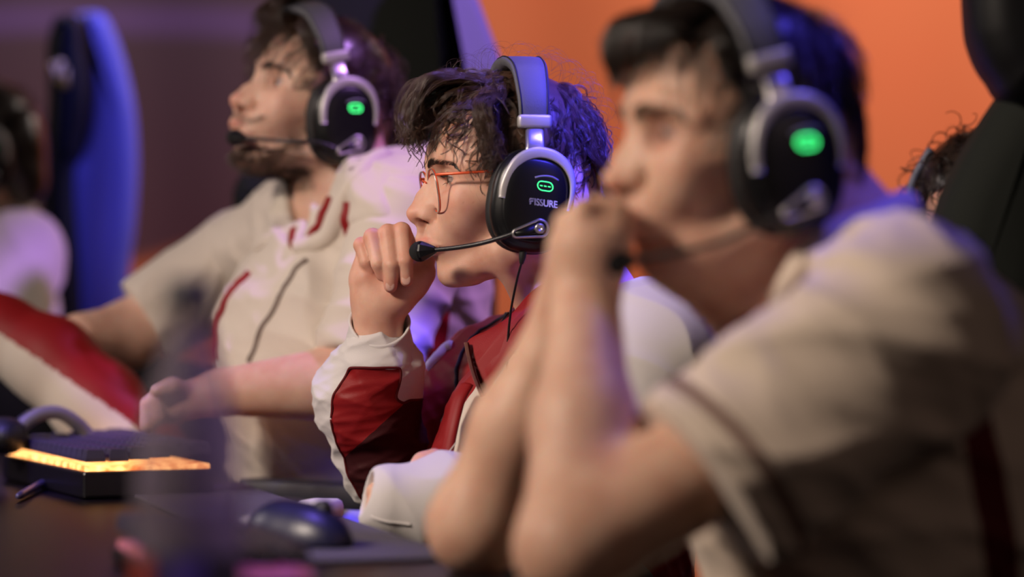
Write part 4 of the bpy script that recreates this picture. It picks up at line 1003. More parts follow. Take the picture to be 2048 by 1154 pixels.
# ------------------------------------------------------------------ people
def wr(X, seed, amp, f, ax, k=5, stretch=3.0):
    # elongated fold pattern: crests run across direction ax
    rs = np.random.RandomState(seed); ax = np.asarray(ax, float); ax = ax/np.linalg.norm(ax); out = 0
    for _ in range(k):
        d = ax + rs.normal(size=3)/stretch; ph = rs.uniform(0, 6.28); g = rs.uniform(0.7, 1.4)
        u = X @ d*f*g + ph + 0.8*np.sin(X @ rs.normal(size=3)*f*0.4)
        out = out + (1-np.abs(np.sin(u*0.5)))**2
    return -amp*out/k*1.6
def cloth(name, prims, vox, m, root, disp=None, clip=None, mats=None, fm=None, smooth=2):
    V, F = sdf_mesh(prims, vox, disp=disp, clip=clip, smooth=smooth); fmt = None
    if fm is not None:
        fmt = fm(V[F].mean(1)); E = seam_edges(F, fmt)
        if len(E):
            for _ in range(14):          # even out the line where two fabrics meet
                acc = np.zeros_like(V); n = np.zeros(len(V))
                for a, b in ((0, 1), (1, 0)):
                    for k in range(3): acc[:, k] += np.bincount(E[:, a], V[E[:, b], k], len(V))
                    n += np.bincount(E[:, a], minlength=len(V))
                w_ = n > 0; V[w_] = 0.5*V[w_] + 0.5*acc[w_]/n[w_, None]
    return fast_mesh(name, V, F, mats or [m], root, fmat=fmt)
def seam_edges(F, fmt, only=None):
    n = F.shape[1]; e = np.concatenate([np.sort(F[:, [i, (i+1) % n]], 1) for i in range(n)]); l = np.tile(fmt, n); o = np.lexsort((e[:, 1], e[:, 0])); e = e[o]; l = l[o]
    same = (e[1:] == e[:-1]).all(1) & (l[1:] != l[:-1])
    if only is not None: same &= (np.minimum(l[1:], l[:-1]) == only)
    return e[1:][same]
def seam_piping(name, ob, r, m, root, only=0, minlen=25):
    me = ob.data; V = np.zeros(len(me.vertices)*3, np.float32); me.vertices.foreach_get('co', V); V = V.reshape(-1, 3).astype(float)
    F = np.zeros(len(me.polygons)*4, np.int32); me.polygons.foreach_get('vertices', F); F = F.reshape(-1, 4)
    fm_ = np.zeros(len(F), np.int32); me.polygons.foreach_get('material_index', fm_); adj = {}
    for a, b in seam_edges(F, fm_, only): adj.setdefault(int(a), []).append(int(b)); adj.setdefault(int(b), []).append(int(a))
    seen = set()
    for s0 in sorted(adj, key=lambda v: len(adj[v])):
        if s0 in seen: continue
        c = [s0]; seen.add(s0)
        while True:
            nx = [v for v in adj[c[-1]] if v not in seen]
            if not nx: break
            c.append(nx[0]); seen.add(nx[0])
        if len(c) >= minlen:
            q = V[c]
            for _ in range(6): q[1:-1] = 0.25*q[:-2]+0.5*q[1:-1]+0.25*q[2:]
            mesh_obj(name, *tube(q[::2], r, 6), m, root)
def wire(name, prims, pts, r, m, root, off=0.0, n=60, seg=8, disp=None):
    q = smooth_path(pts, n); q = project(prims, q, off, disp); V, F = tube(q, r, seg); return mesh_obj(name, V, F, m, root)
def cyl_clip(a, b, keep=1):                     # keep the side of plane through a, facing b
    a = np.asarray(a, float); n = np.asarray(b, float)-a; n /= np.linalg.norm(n)
    return lambda X: -(X-a) @ n*keep

# ============ middle player
mid = thing('person', (0.10, 3.0, 0.45), 'curly-haired player with orange glasses, red and white jacket, fist held at mouth', 'person')
nb = P(1168, 640, 3.03)
def fist_mid():
    p = []; D = 3.035
    W = lambda x, y, d=0.0: P(x, y, D+d)
    p += [rc(W(757, 668, 0.006), W(757, 612, 0.004), 0.0235, 0.0250, 0.012)]
    p += [rc(W(757, 612, 0.002), W(738, 560, 0.000), 0.0235, 0.0215, 0.014), rc(W(757, 612, 0.004), W(815, 560, -0.002), 0.0235, 0.0225, 0.014)]
    p += [rc(W(738, 560, 0.004), W(733, 505, 0.004), 0.0165, 0.0115, 0.010), rc(W(775, 560, 0.006), W(762, 495, 0.004), 0.017, 0.0125, 0.010),
          rc(W(800, 560, 0.008), W(800, 490, 0.004), 0.017, 0.0125, 0.010), rc(W(735, 590, -0.004), W(728, 530, -0.006), 0.0140, 0.0085, 0.010)]
    # thenar mass and thumb tucked behind towards the lips
    p += [rc(W(800, 592, -0.008), W(846, 545, -0.004), 0.0165, 0.0125, 0.012), rc(W(846, 545, -0.002), W(852, 515, 0.012), 0.0115, 0.010, 0.006), rc(W(852, 515, 0.012), W(842, 486, 0.020), 0.0098, 0.0085, 0.004)]
    fing = [  # MCP, PIP, DIP, tip
        [(818, 500, 0.004), (803, 463, -0.020), (810, 522, -0.037), (813, 560, -0.033)],
        [(790, 498, 0.006), (776, 467, -0.020), (783, 530, -0.038), (781, 572, -0.033)],
        [(760, 500, 0.006), (745, 474, -0.018), (757, 527, -0.034), (765, 550, -0.029)],
        [(735, 510, 0.004), (723, 490, -0.010), (733, 524, -0.018), (742, 540, -0.016)]]
    rad = [(0.0108, 0.0103, 0.0086, 0.0072), (0.0108, 0.0105, 0.0088, 0.0074), (0.0104, 0.0098, 0.0082, 0.0070), (0.0096, 0.0088, 0.0074, 0.0064)]
    sub = []
    for f, r in zip(fing, rad):
        q = [W(*a) for a in f]
        p += [rc(q[0], q[1], r[0], r[1], 0.003), rc(q[1], q[2], r[1]*0.96, r[2], 0.0018), rc(q[2], q[3], r[2], r[3], 0.0014)]
    for (x, y, d) in ((804, 483, -0.0335), (779, 488, -0.034), (748, 492, -0.031)): sub.append(rc(W(x-10, y, d), W(x+10, y-1, d), 0.0006, 0.0006, 0.0025, '-'))
    p += [rc(W(718, 500, -0.009), W(745, 516, -0.020), 0.0012, 0.0010, 0.003, '-')]
    return p, fing, rad
fp, fing, frad = fist_mid()
arm_far = [P(950, 735, 3.17), P(785, 925, 3.12)]
body_mid = head_prims(HM) + neck_prims(HM, nb, 53, 60)
body_mid += [rc(HM.w(30, 44, -72), P(1060, 640, 2.985), 0.009, 0.010, 0.020)]
body_mid += [rc(nb, P(1110, 900, 3.02), 0.06, 0.10, 0.03), rc(P(1000, 760, 3.16), P(1270, 755, 2.86), 0.040, 0.040, 0.03), rc(P(1110, 900, 3.02), P(1110, 1350, 3.02), 0.10, 0.13, 0.03)]
body_mid += [rc(P(1000, 765, 3.16), P(785, 930, 3.12), 0.040, 0.034, 0.02), rc(P(785, 930, 3.12), P(757, 668, 3.041), 0.036, 0.0240, 0.015)]
body_mid += [rc(P(1270, 725, 2.86), P(1200, 1020, 2.78), 0.040, 0.036, 0.02), rc(P(1200, 1020, 2.78), P(850, 1010, 2.775), 0.034, 0.024, 0.015)]
body_mid += fp
# near hand, mostly inside its cuff: knuckles low at the left, thumb up behind
hn = lambda x, y, d=0.0: P(x, y, 2.775+d)
body_mid += [rc(hn(850, 1010), hn(785, 1005), 0.026, 0.022, 0.01), rc(hn(800, 985, 0.02), hn(770, 1000, 0.02), 0.018, 0.012, 0.01)]
for i, (y, d) in enumerate(((985, 0.014), (1008, 0.004), (1030, -0.004), (1045, 0.008))):
    body_mid += [rc(hn(790, y-4, d), hn(752, y-2, d-0.004), 0.0100, 0.0092, 0.003), rc(hn(752, y-2, d-0.004), hn(745, y+8, d+0.012), 0.0088, 0.0075, 0.002)]
body_mid += [rc(hn(815, 975, 0.04), hn(846, 926, 0.052), 0.013, 0.0108, 0.008), rc(hn(846, 926, 0.052), hn(868, 914, 0.052), 0.0105, 0.0088, 0.004)]
V, F = sdf_mesh(body_mid, 0.0017)
ex = []
for f in fing:
    pip = HM.loc(P(f[1][0], f[1][1], 3.035+f[1][2])); ex.append((pip, (13, 13, 12), (1.0, 0.84, 0.82), 0.8))
    tip = HM.loc(P(f[3][0], f[3][1], 3.035+f[3][2])); ex.append((tip, (11, 11, 11), (0.98, 0.78, 0.78), 0.8))
ex += [((93, 22, -103), (9, 9, 7), (0.62, 0.62, 0.70), 0.6), (HM.px(943, 441, 60), (1.6, 3, 1.6), (0.4, 0.3, 0.28), 0.8), (HM.px(915, 470, 50), (1.2, 3, 1.2), (0.6, 0.45, 0.42), 0.6), (HM.px(893, 432, 40), (0.9, 2, 0.9), (0.6, 0.45, 0.42), 0.6)]
rs_ = np.random.RandomState(12)
for i in range(26): ex.append((HM.px(rs_.uniform(875, 985), rs_.uniform(400, 560), 58), (rs_.uniform(0.7, 1.3), 14, rs_.uniform(0.7, 1.3)), (0.78, 0.62, 0.6), 0.5))
fast_mesh('body', V, F, [M_skin], mid, col=head_tint(HM, V, None, 0.16, ex))
# finger nails
M_nail = mat('finger_nail', (0.72, 0.44, 0.36), 0.3)
for f, r in list(zip(fing, frad))[:3]:
    a = P(f[2][0], f[2][1], 3.035+f[2][2]); b = P(f[3][0], f[3][1], 3.035+f[3][2]); d = b-a; d /= np.linalg.norm(d)
    c = b - d*0.0005 + np.array([0, -1, 0])*r[3]*0.80; x = np.array([1.0, 0, 0]); x -= (x@d)*d; x /= np.linalg.norm(x); n = np.cross(x, d)
    if n[1] > 0: n = -n
    R = np.stack([x, d, n], 1); V, F = sdf_mesh([el(c, (0.0050, 0.0062, 0.0016), R, 0.001)], 0.0006); fast_mesh('finger_nail', V, F, [M_nail], mid)
add_eyes(HM, mid, gaze=(-8, -6)); brow(HM, mid, M_hair2, body_mid, thick=0.75); lashes(HM, mid, M_hair2); mid_hair(mid)
make_headset(HM, 'black and silver headset with sharp glowing green light, worn by the curly-haired middle player', cable=[HM.px(1043, 526, 97), HM.px(1034, 560, 92), HM.px(1022, 620, 86), HM.px(1016, 680, 84), HM.px(1013, 760, 84), HM.px(1012, 900, 84)])
make_glasses(HM)

# jacket
tor = [rc(P(1135, 885, 3.03), P(1115, 1230, 3.0), 0.115, 0.145, 0.04), el(P(1120, 985, 3.0), (0.135, 0.15, 0.16), None, 0.04),
       rc(P(1005, 752, 3.15), P(1130, 735, 3.04), 0.060, 0.066, 0.03), rc(P(1130, 735, 3.04), P(1265, 745, 2.87), 0.066, 0.064, 0.03),
       rc(P(985, 765, 3.16), P(805, 905, 3.13), 0.056, 0.048, 0.03), rc(P(1185, 650, 3.05), P(1150, 725, 3.03), 0.060, 0.075, 0.02)]
tdisp = lambda X: wr(X, 3, 0.006, 75, (0.6, 0.2, 0.6)) + wr(X, 8, 0.003, 150, (-0.5, 0, 0.8))
neck_hole = [rc(HM.w(-5, 5, -60), P(1120, 690, 3.0), 0.056, 0.060, 0.004, '-')]
opening = [rc(P(1035, 690, 2.90), P(955, 800, 2.90), 0.012, 0.020, 0.004, '-')]
def torso_mat(C):
    px = 1024 + C[:, 0]/C[:, 1]*FPX
    return np.zeros(len(C), int)
jk = cloth('jacket', tor + neck_hole, 0.0024, M_red, mid, disp=tdisp); own(jk)
# navy piping over the far shoulder, and seams
for pts in ([P(1000, 598, 3.09), P(958, 625, 3.10), P(925, 665, 3.10), P(915, 720, 3.10), P(908, 790, 3.08)], [P(1012, 618, 3.05), P(985, 640, 3.05), P(955, 675, 3.05), P(942, 710, 3.02)]):
    wire('piping', tor, pts, 0.0026, M_navy, mid, off=0.0, disp=tdisp)
wire('white_shoulder_strip', tor, [P(826, 712, 3.12), P(848, 694, 3.12), P(880, 688, 3.13), P(908, 694, 3.13)], 0.007, M_white, mid, off=-0.001, disp=tdisp)
wire('stripe', tor, [P(842, 720, 3.06), P(858, 760, 3.05), P(868, 800, 3.05), P(862, 850, 3.05)], 0.004, M_navy, mid, off=0.0, disp=tdisp)
# open cream undershirt panel with red placket edge
und = [rc(P(1030, 780, 2.95), P(985, 880, 2.93), 0.036, 0.040, 0.02), rc(P(985, 880, 2.93), P(975, 1000, 2.90), 0.040, 0.045, 0.02)]
cloth('undershirt', und, 0.0025, M_cream, mid, disp=lambda X: wr(X, 5, 0.004, 90, (0.8, 0, 0.5)))
flap = [(P(1098, 560, 2.955)), P(1060, 585, 2.945), P(1018, 632, 2.93), P(975, 660, 2.92), P(934, 684, 2.915), P(944, 730, 2.905), P(966, 792, 2.90), P(985, 765, 2.885), P(1015, 720, 2.87), P(1060, 660, 2.87), P(1105, 610, 2.88)]
V, F = extrude(smooth_path(flap+[flap[0]], 66)[:-1], (0.002, 0.012, 0.001), 0.002); mesh_obj('collar', V, F, M_red, mid)
plk = smooth_path([P(934, 770, 2.90), P(918, 800, 2.89), P(905, 850, 2.88), P(893, 910, 2.875), P(880, 980, 2.87)], 30); V, F = tube(plk, 0.0085, 8, ell=(1.0, 0.5)); mesh_obj('placket', V, F, M_red, mid)
# zipper: two tapes of small teeth along the collar edge
zq = smooth_path([P(934, 686, 2.911), P(939, 712, 2.905), P(949, 750, 2.899), P(965, 792, 2.893)], 46)
mesh_obj('zipper_tape', *tube(zq, 0.0022, 6), M_maroon, mid)
for i in range(0, 46): 
    c = zq[i]; V, F = rbox(0, 0, 0, 0.0036, 0.0016, 0.0011, 0.0003); V = V + c + np.array([-0.0012, -0.0022, 0]); mesh_obj('zipper_tooth', V, F, mat('brass_zip', (0.45, 0.22, 0.18), 0.35, 0.8) if i == 0 else bpy.data.materials['brass_zip'], mid, False)
V, F = tube([zq[-1], zq[-1]+np.array([0.001, -0.001, -0.006]), zq[-1]+np.array([-0.002, -0.001, -0.016])], [0.0012, 0.0018, 0.0008], 8); mesh_obj('zip_pull', V, F, M_silver, mid)
mesh_obj('drawstring', *tube(smooth_path([P(912, 885, 2.86), P(897, 905, 2.86), P(876, 932, 2.84)], 16), 0.0007, 6), M_cream, mid)
# raised sleeve: white with a dark red panel
ax0, ax1, ax2 = P(757, 690, 3.045), P(733, 790, 3.07), P(772, 930, 3.10)
slv = [rc(P(757, 725, 3.045), ax1, 0.038, 0.051, 0.02), rc(ax1, ax2, 0.051, 0.047, 0.02), rc(P(808, 725, 3.05), P(800, 820, 3.06), 0.013, 0.010, 0.02)]
sdisp = lambda X: wr(X, 21, 0.0065, 95, (0.35, 0, 1.0), stretch=2.2) + wr(X, 22, 0.003, 170, (-0.4, 0.2, 1.0))
hole = []
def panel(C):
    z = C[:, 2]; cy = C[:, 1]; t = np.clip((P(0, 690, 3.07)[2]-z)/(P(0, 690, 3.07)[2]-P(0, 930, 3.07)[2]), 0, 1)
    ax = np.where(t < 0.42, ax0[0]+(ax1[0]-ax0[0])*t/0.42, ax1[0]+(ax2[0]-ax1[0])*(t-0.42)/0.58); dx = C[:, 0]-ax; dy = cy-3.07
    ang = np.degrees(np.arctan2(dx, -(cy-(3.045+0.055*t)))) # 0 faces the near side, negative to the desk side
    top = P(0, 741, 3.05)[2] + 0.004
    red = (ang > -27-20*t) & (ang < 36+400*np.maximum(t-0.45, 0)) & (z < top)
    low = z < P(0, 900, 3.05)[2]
    shade = (z < P(0, 905, 3.05)[2] + 0.9*(C[:, 0]-P(700, 0, 3.05)[0])) & (ang > -45); return np.where(shade & (t > 0.45), 2, np.where(red, 1, 0))  # elbow shade is painted in as a darker red below the slant
so_ = cloth('sleeve', slv + hole, 0.0016, None, mid, disp=sdisp, mats=[M_white, M_red, M_red_shade], fm=panel)
# red piping around the panel
seam_piping('sleeve_piping', so_, 0.0015, M_maroon, mid)
# cuff with a flaring open rim
def cuff(cn, axis, r0, r1, L, m, rim, nm, tiltv, wob=0.002, seg=64, seed=1):
    axis = np.asarray(axis, float); axis /= np.linalg.norm(axis); _, a, b = frame_of(axis, (0, 1, 0)); rs = np.random.RandomState(seed); ph = rs.rand(4)*6.28; rings = []
    tv = np.asarray(tiltv, float)
    prof = [(0, r0*0.98), (0.15, r0*1.03), (0.5, r0*0.98+0.3*(r1-r0)), (0.85, r1*0.99), (0.97, r1+0.001), (1.0, r1), (0.97, r1-0.0022), (0.8, r1-0.0028), (0.2, r0-0.004)]
    for t, r in prof:
        ring = []
        for j in range(seg):
            th = 2*math.pi*j/seg; w_ = wob*(math.sin(2*th+ph[0])+0.7*math.sin(3*th+ph[1]+2*t)+0.4*math.sin(7*th+ph[2]+3*t)*(1-t))
            rad = a*math.cos(th)+b*math.sin(th); p = cn + axis*L*t + rad*(r+w_); p = p + axis*(rad @ tv)*t*r; ring.append(p)
        rings.append(ring)
    V, F = loft(rings, cap=False); return mesh_obj(nm, V, F, m, rim)
cuff(P(760, 728, 3.045), P(759, 640, 3.035)-P(760, 728, 3.045), 0.0385, 0.0315, 0.046, M_white, mid, 'cuff', (0.0, 0.6, 0), wob=0.0016)
# near sleeve on the desk edge
ns = [rc(P(788, 1006, 2.775), P(900, 1010, 2.78), 0.033, 0.038, 0.02), rc(P(900, 1008, 2.78), P(1200, 1010, 2.80), 0.040, 0.052, 0.02), rc(P(1200, 1010, 2.80), P(1290, 735, 2.86), 0.052, 0.060, 0.03), el(P(1310, 700, 2.88), (0.070, 0.075, 0.062), None, 0.03)]
nd = lambda X: wr(X, 31, 0.013, 62, (0.7, 0.2, 0.7), stretch=2.5, k=4)
cloth('sleeve', ns + [rc(P(730, 985, 2.77), P(825, 1003, 2.775), 0.027, 0.024, 0.004, '-')], 0.0019, M_white, mid, disp=nd)
wire('cuff_seam', ns, [P(752, 1027, 2.75), P(765, 1040, 2.74), P(790, 1048, 2.735), P(820, 1050, 2.735)], 0.0012, M_white, mid, off=0.0005, disp=nd)

cloth('trousers', [rc(P(1115, 1250, 3.0), P(840, 1270, 3.08), 0.095, 0.08, 0.03), rc(P(1150, 1250, 2.9), P(880, 1290, 2.86), 0.095, 0.08, 0.03), rc(P(840, 1270, 3.08), P(830, 1900, 3.08), 0.07, 0.05, 0.03), rc(P(880, 1290, 2.86), P(870, 1950, 2.86), 0.07, 0.05, 0.03)], 0.005, M_navy, mid)
# ============ bearded left player
HL_ = Head(P(644, 224, 3.62), 26.0, 21.0, 0.0)
left = thing('person', (-0.25, 3.6, 0.45), 'bearded player in cream jersey at the left, chin raised, violet light on shoulder', 'person')
nbl = P(700, 400, 3.62)
farW = P(165, 672, 3.62)
bl = head_prims(HL_, 5.0) + neck_prims(HL_, nbl, 54, 62)
bl += [rc(nbl, P(705, 620, 3.64), 0.06, 0.10, 0.04), rc(P(705, 660, 3.64), P(700, 1250, 3.62), 0.10, 0.13, 0.04), rc(P(490, 545, 3.84), P(800, 490, 3.44), 0.036, 0.036, 0.03)]
bl += [rc(P(475, 540, 3.84), P(262, 668, 3.80), 0.040, 0.044, 0.02), rc(P(262, 668, 3.80), P(160, 672, 3.72), 0.042, 0.030, 0.02), rc(P(160, 672, 3.72), P(90, 690, 3.68), 0.024, 0.02, 0.01)]
bl += [rc(P(830, 480, 3.40), P(700, 765, 3.36), 0.048, 0.044, 0.02), rc(P(700, 765, 3.36), P(440, 785, 3.34), 0.047, 0.027, 0.02), rc(P(440, 785, 3.34), P(360, 805, 3.34), 0.026, 0.022, 0.01)]
for i in range(4):
    q = [P(360, 795+12*i, 3.335+0.006*i), P(318, 790+14*i, 3.325), P(296, 808+14*i, 3.325), P(300, 830+9*i, 3.335)]
    bl += chain(q, [0.0095, 0.009, 0.0085, 0.007], 0.003)
bl += chain([P(380, 785, 3.33), P(345, 772, 3.31), P(315, 782, 3.305)], [0.012, 0.010, 0.008], 0.005)
V, F = sdf_mesh(bl, 0.0026); fast_mesh('body', V, F, [M_skin3], left, col=head_tint(HL_, V, None, 0.75))
add_eyes(HL_, left, gaze=(-4, -12)); brow(HL_, left, M_hair2, bl, thick=1.2)
cloth('trousers', [rc(P(650, 1060, 3.66), P(330, 1075, 3.72), 0.09, 0.075, 0.03), rc(P(330, 1075, 3.72), P(330, 1650, 3.72), 0.07, 0.05, 0.03)], 0.005, M_navy, left)
def beard(h, prims, root, material, seed, n):
    rs = np.random.RandomState(seed); q = []
    while len(q) < n:
        L = rs.uniform(-58, 58); F_ = rs.uniform(-2, 112); U_ = rs.uniform(-112, -44)
        lip = (F_ > 84 and -72 < U_ < -54); top = U_ > -72 + (F_ < 45)*40 - (F_ >= 45)*max(0, (F_-45))*0.25 and not (F_ > 92 and -54 < U_ < -46)
        if lip or top: continue
        q.append((F_, L, U_))
    q = np.array(q); W0 = project(prims, h.w(q), -0.0005); a = h.loc(W0)
    ok = np.abs(a-q).max(1) < 22; a = a[ok]; d = np.column_stack([0.25+rs.normal(size=len(a))*0.25, 0.35*np.sign(a[:, 1])+rs.normal(size=len(a))*0.3, -0.9+rs.normal(size=len(a))*0.2])
    L = rs.uniform(4, 9, (len(a), 1)); S = np.stack([a, a+d*L*0.5+np.array([1.2, 0, 0]), a+d*L], 1)
    V, F = strands_mesh(h.w(S.reshape(-1, 3)).reshape(S.shape), np.tile([0.00028, 0.00022, 0.0001], (len(S), 1))); return fast_mesh('beard', V, F, [material], root)
beard(HL_, bl, left, M_hair3, 3, 6500)
g = []; rs = np.random.RandomState(5)
for i in range(70):
    s = 1 if i % 2 else -1; a, b, c, d = rs.rand(4)
    g.append([(42+14*a, s*(30+20*b), 100), (66+10*a, s*(46+16*b), 98), (80+8*a, s*(58+8*b), 80+10*c), (74+8*b, s*(70+4*b), 58+10*d), (58+12*c, s*(76+4*c), 40+12*a), (46+12*c, s*(77+3*a), 24+16*d)])
for i in range(60):
    a, b, c, d = rs.rand(4); L = 50*(a-0.5)
    g.append([(60, L, 98), (80, L*1.1, 112+6*b), (98+4*c, L*1.3, 112+6*a), (108+4*b, L*1.5, 98+6*d), (110+6*c, L*1.6, 84+8*a), (106+6*d, L*1.7, 70+10*b)])
for i in range(50):
    s = 1 if i % 2 else -1; a, b, c, d = rs.rand(4)
    g.append([(-40-20*a, s*(62-14*a), 50+10*b), (-62-16*a, s*(68-22*a), 30), (-78-14*a, s*(60-26*a), 8), (-84-14*a, s*(52-26*a), -22-6*c), (-82-12*b, s*(46-24*a), -52-24*d)])
hair(HL_, 'hair', left, M_hair3, 11, 420, 16, 84, 24, 24, 6.0, rad=0.14, width=6.5, guides=g, press=lambda q: np.where(np.abs(q[:, 0]+4) < 24, 0.4, 1.0))
make_headset(HL_, 'blurred headset with green light on the bearded left player', tilt=32.0, logo=False, led=2.0, bandtop=2,
    boom=np.array([(3, 112, -50), (30, 106, -60), (60, 88, -70), (85, 60, -76), (97, 36, -78)]))
torl = [rc(P(705, 640, 3.64), P(700, 1200, 3.62), 0.125, 0.155, 0.05), el(P(690, 720, 3.57), (0.16, 0.17, 0.18), None, 0.05), el(P(845, 560, 3.55), (0.07, 0.12, 0.16), None, 0.05),
        rc(P(480, 520, 3.86), P(660, 440, 3.68), 0.062, 0.066, 0.04), rc(P(660, 440, 3.68), P(815, 440, 3.44), 0.068, 0.072, 0.04), rc(P(700, 390, 3.63), P(690, 450, 3.63), 0.066, 0.08, 0.02)]
slf = [rc(P(478, 525, 3.85), P(312, 630, 3.82), 0.062, 0.060, 0.03)]
sln = [rc(P(822, 465, 3.42), P(745, 690, 3.37), 0.070, 0.062, 0.03)]
cf = cyl_clip(P(292, 645, 3.82), P(478, 525, 3.85)); cn_ = cyl_clip(P(728, 735, 3.365), P(822, 465, 3.42))
nh = [rc(HL_.w(-10, 6, -62), P(672, 470, 3.52), 0.058, 0.046, 0.006, '-')]
ld = lambda X: wr(X, 41, 0.014, 42, (0.75, 0, 0.55)) + wr(X, 43, 0.006, 90, (0.3, 0, 0.9))
def red_side(C): 
    px = 1024+C[:, 0]/C[:, 1]*FPX; d = C[:, 0]-(P(884, 600, 3.4)[0] + 0.12*(C[:, 2]-0.95))
    return np.where((np.abs(d) < 0.011) & (C[:, 2] < P(0, 590, 3.4)[2]) & (C[:, 1] < 3.62), 1, 0)
cloth('jersey', torl+nh, 0.0032, None, left, disp=ld, mats=[M_cream, M_red], fm=red_side)
cloth('sleeve', slf, 0.0032, M_cream, left, disp=lambda X: wr(X, 45, 0.010, 70, (0.8, 0, -0.5)), clip=cf)
cloth('sleeve', sln, 0.0032, M_cream, left, disp=lambda X: wr(X, 46, 0.010, 70, (0.3, 0, 0.9)), clip=cn_)
wire('red_trim', torl, [P(560, 420, 3.5), P(572, 470, 3.45), P(600, 450, 3.45), P(650, 392, 3.48)], 0.006, M_red, left, off=0.0, disp=ld)
wire('red_trim', torl, [P(480, 530, 3.5), P(448, 590, 3.5), P(432, 650, 3.5), P(425, 720, 3.5)], 0.006, M_red, left, off=0.0, disp=ld)
wire('red_trim', torl, [P(683, 400, 3.4), P(686, 440, 3.4), P(680, 500, 3.4)], 0.007, M_red, left, off=0.0, disp=ld)
wire('placket', torl, [P(570, 475, 3.4), P(530, 560, 3.4), P(470, 660, 3.4), P(432, 725, 3.4)], 0.0035, mat('grey_trim', (0.2, 0.15, 0.13), 0.7), left, off=0.0, disp=ld)
wire('collar', torl, [P(475, 450, 3.55), P(520, 420, 3.5), P(560, 412, 3.48), P(572, 470, 3.45)], 0.010, M_cream, left, off=0.004)
wire('collar', torl, [P(572, 472, 3.45), P(620, 440, 3.42), P(670, 390, 3.42), P(720, 350, 3.42), P(770, 320, 3.46)], 0.013, M_cream, left, off=0.006)

# ============ right player, nearest the camera
HR_ = Head(P(1492, 290, 2.27), 18.0, 1.0, 0.0)
right = thing('person', (0.30, 2.3, 0.45), 'blurred player in beige shirt nearest the camera, elbows on desk, hands at mouth', 'person')
nbr = P(1640, 500, 2.30)
br = head_prims(HR_, -1.0, lid=1.6) + neck_prims(HR_, nbr, 55, 64)
br += [rc(nbr, P(1770, 900, 2.34), 0.06, 0.11, 0.04), rc(P(1760, 800, 2.34), P(1790, 1650, 2.34), 0.12, 0.14, 0.04), rc(P(1600, 780, 2.48), P(1780, 670, 2.12), 0.045, 0.045, 0.03)]
eN = P(1145, 1100, 2.07); eN[2] = max(eN[2], TZ+0.040); wN = P(1172, 560, 2.20)
br += [rc(P(1780, 690, 2.12), eN, 0.048, 0.040, 0.02), rc(eN, eN*0.55+wN*0.45+np.array([0.004, 0, 0]), 0.0385, 0.038, 0.02), rc(eN*0.55+wN*0.45+np.array([0.004, 0, 0]), wN, 0.037, 0.0245, 0.02)]
eF = P(955, 1080, 2.30); eF[2] = max(eF[2], TZ+0.038); wF = P(1140, 610, 2.27)
br += [rc(P(1600, 820, 2.48), eF, 0.044, 0.038, 0.02), rc(eF, eF*0.55+wF*0.45, 0.037, 0.036, 0.02), rc(eF*0.55+wF*0.45, wF, 0.035, 0.024, 0.02)]
# clasped hands: near palm over the far fist
W = lambda x, y, d=0.0: P(x, y, 2.20+d)
br += [rc(wN, W(1180, 500), 0.026, 0.030, 0.015), rc(W(1180, 500), W(1200, 450, 0.01), 0.030, 0.024, 0.015), rc(wF, P(1160, 520, 2.25), 0.026, 0.028, 0.015)]
for i in range(4):
    q = [W(1212-2*i, 440+22*i, -0.006), W(1168-4*i, 424+24*i, -0.014), W(1132, 446+24*i, 0.004), W(1128+3*i, 470+22*i, 0.034)]
    br += chain(q, [0.0108, 0.0105, 0.0095, 0.008], 0.003)
    q = [P(1210, 452+22*i, 2.245), P(1180, 436+22*i, 2.262), P(1150, 452+22*i, 2.27), P(1152, 472+20*i, 2.24)]
    br += chain(q, [0.0105, 0.0105, 0.0095, 0.008], 0.003)
br += chain([W(1200, 505, -0.01), W(1226, 468, -0.012), W(1235, 425, 0.0)], [0.014, 0.0115, 0.009], 0.006)
br += [rc(P(1430, 505, 2.27), P(1590, 640, 2.31), 0.046, 0.055, 0.03)]
V, F = sdf_mesh(br, 0.0027); fast_mesh('body', V, F, [M_skin2], right, col=head_tint(HR_, V, None, 0.25, [((84, 32, 4), (14, 22, 11), (0.55, 0.42, 0.42), 0.8)]))  # last tint paints the brow's shade over the near eye
add_eyes(HR_, right, gaze=(-4, -22)); brow(HR_, right, M_hair2, br, thick=1.9)
g = []; rs = np.random.RandomState(9)
for i in range(90):
    a, b, c, d = rs.rand(4); L = 110*(a-0.5); w_ = math.sqrt(max(0.1, 1-(L/78)**2))
    g.append([(46, L*0.95, 88+14*w_), (66, L, 88+14*w_), (90*w_+14, L*1.02, 92+6*b), (99*w_+14+4*c, L*1.03, 80+5*b), (101*w_+14+4*c, L*1.03, 66+6*d), (97*w_+13, L*1.0, 46+12*a)])
for i in range(60):
    s = 1 if i % 2 else -1; a, b, c, d = rs.rand(4)
    g.append([(30+24*a, s*64, 90), (36+22*a, s*(73+3*b), 74), (38+18*a, s*(77+3*b), 56+8*c), (34+14*a, s*(77+3*c), 42+8*d), (26+12*b, s*(77+3*d), 30+10*c), (18+12*b, s*(77+3*a), 14+12*d)])
for i in range(60):
    s = 1 if i % 2 else -1; a, b, c, d = rs.rand(4)
    g.append([(-40-20*a, s*(62-14*a), 50+10*b), (-62-16*a, s*(66-22*a), 30), (-74-14*a, s*(58-26*a), 8), (-78-12*a, s*(50-26*a), -20-6*c), (-72-10*b, s*(44-24*a), -48-16*d)])
hair(HR_, 'hair', right, M_hair2, 13, 460, 14, 56, 19, 14, 2.0, rad=0.16, width=6, guides=g, down=0.7, scalp_off=8)
make_headset(HR_, 'large blurred headset with green light on the nearest player at right', tilt=16.0, logo=False, led=2.2, bandtop=0,
    boom=np.array([(3, 112, -50), (28, 108, -64), (58, 96, -80), (90, 78, -90), (116, 62, -95)]))
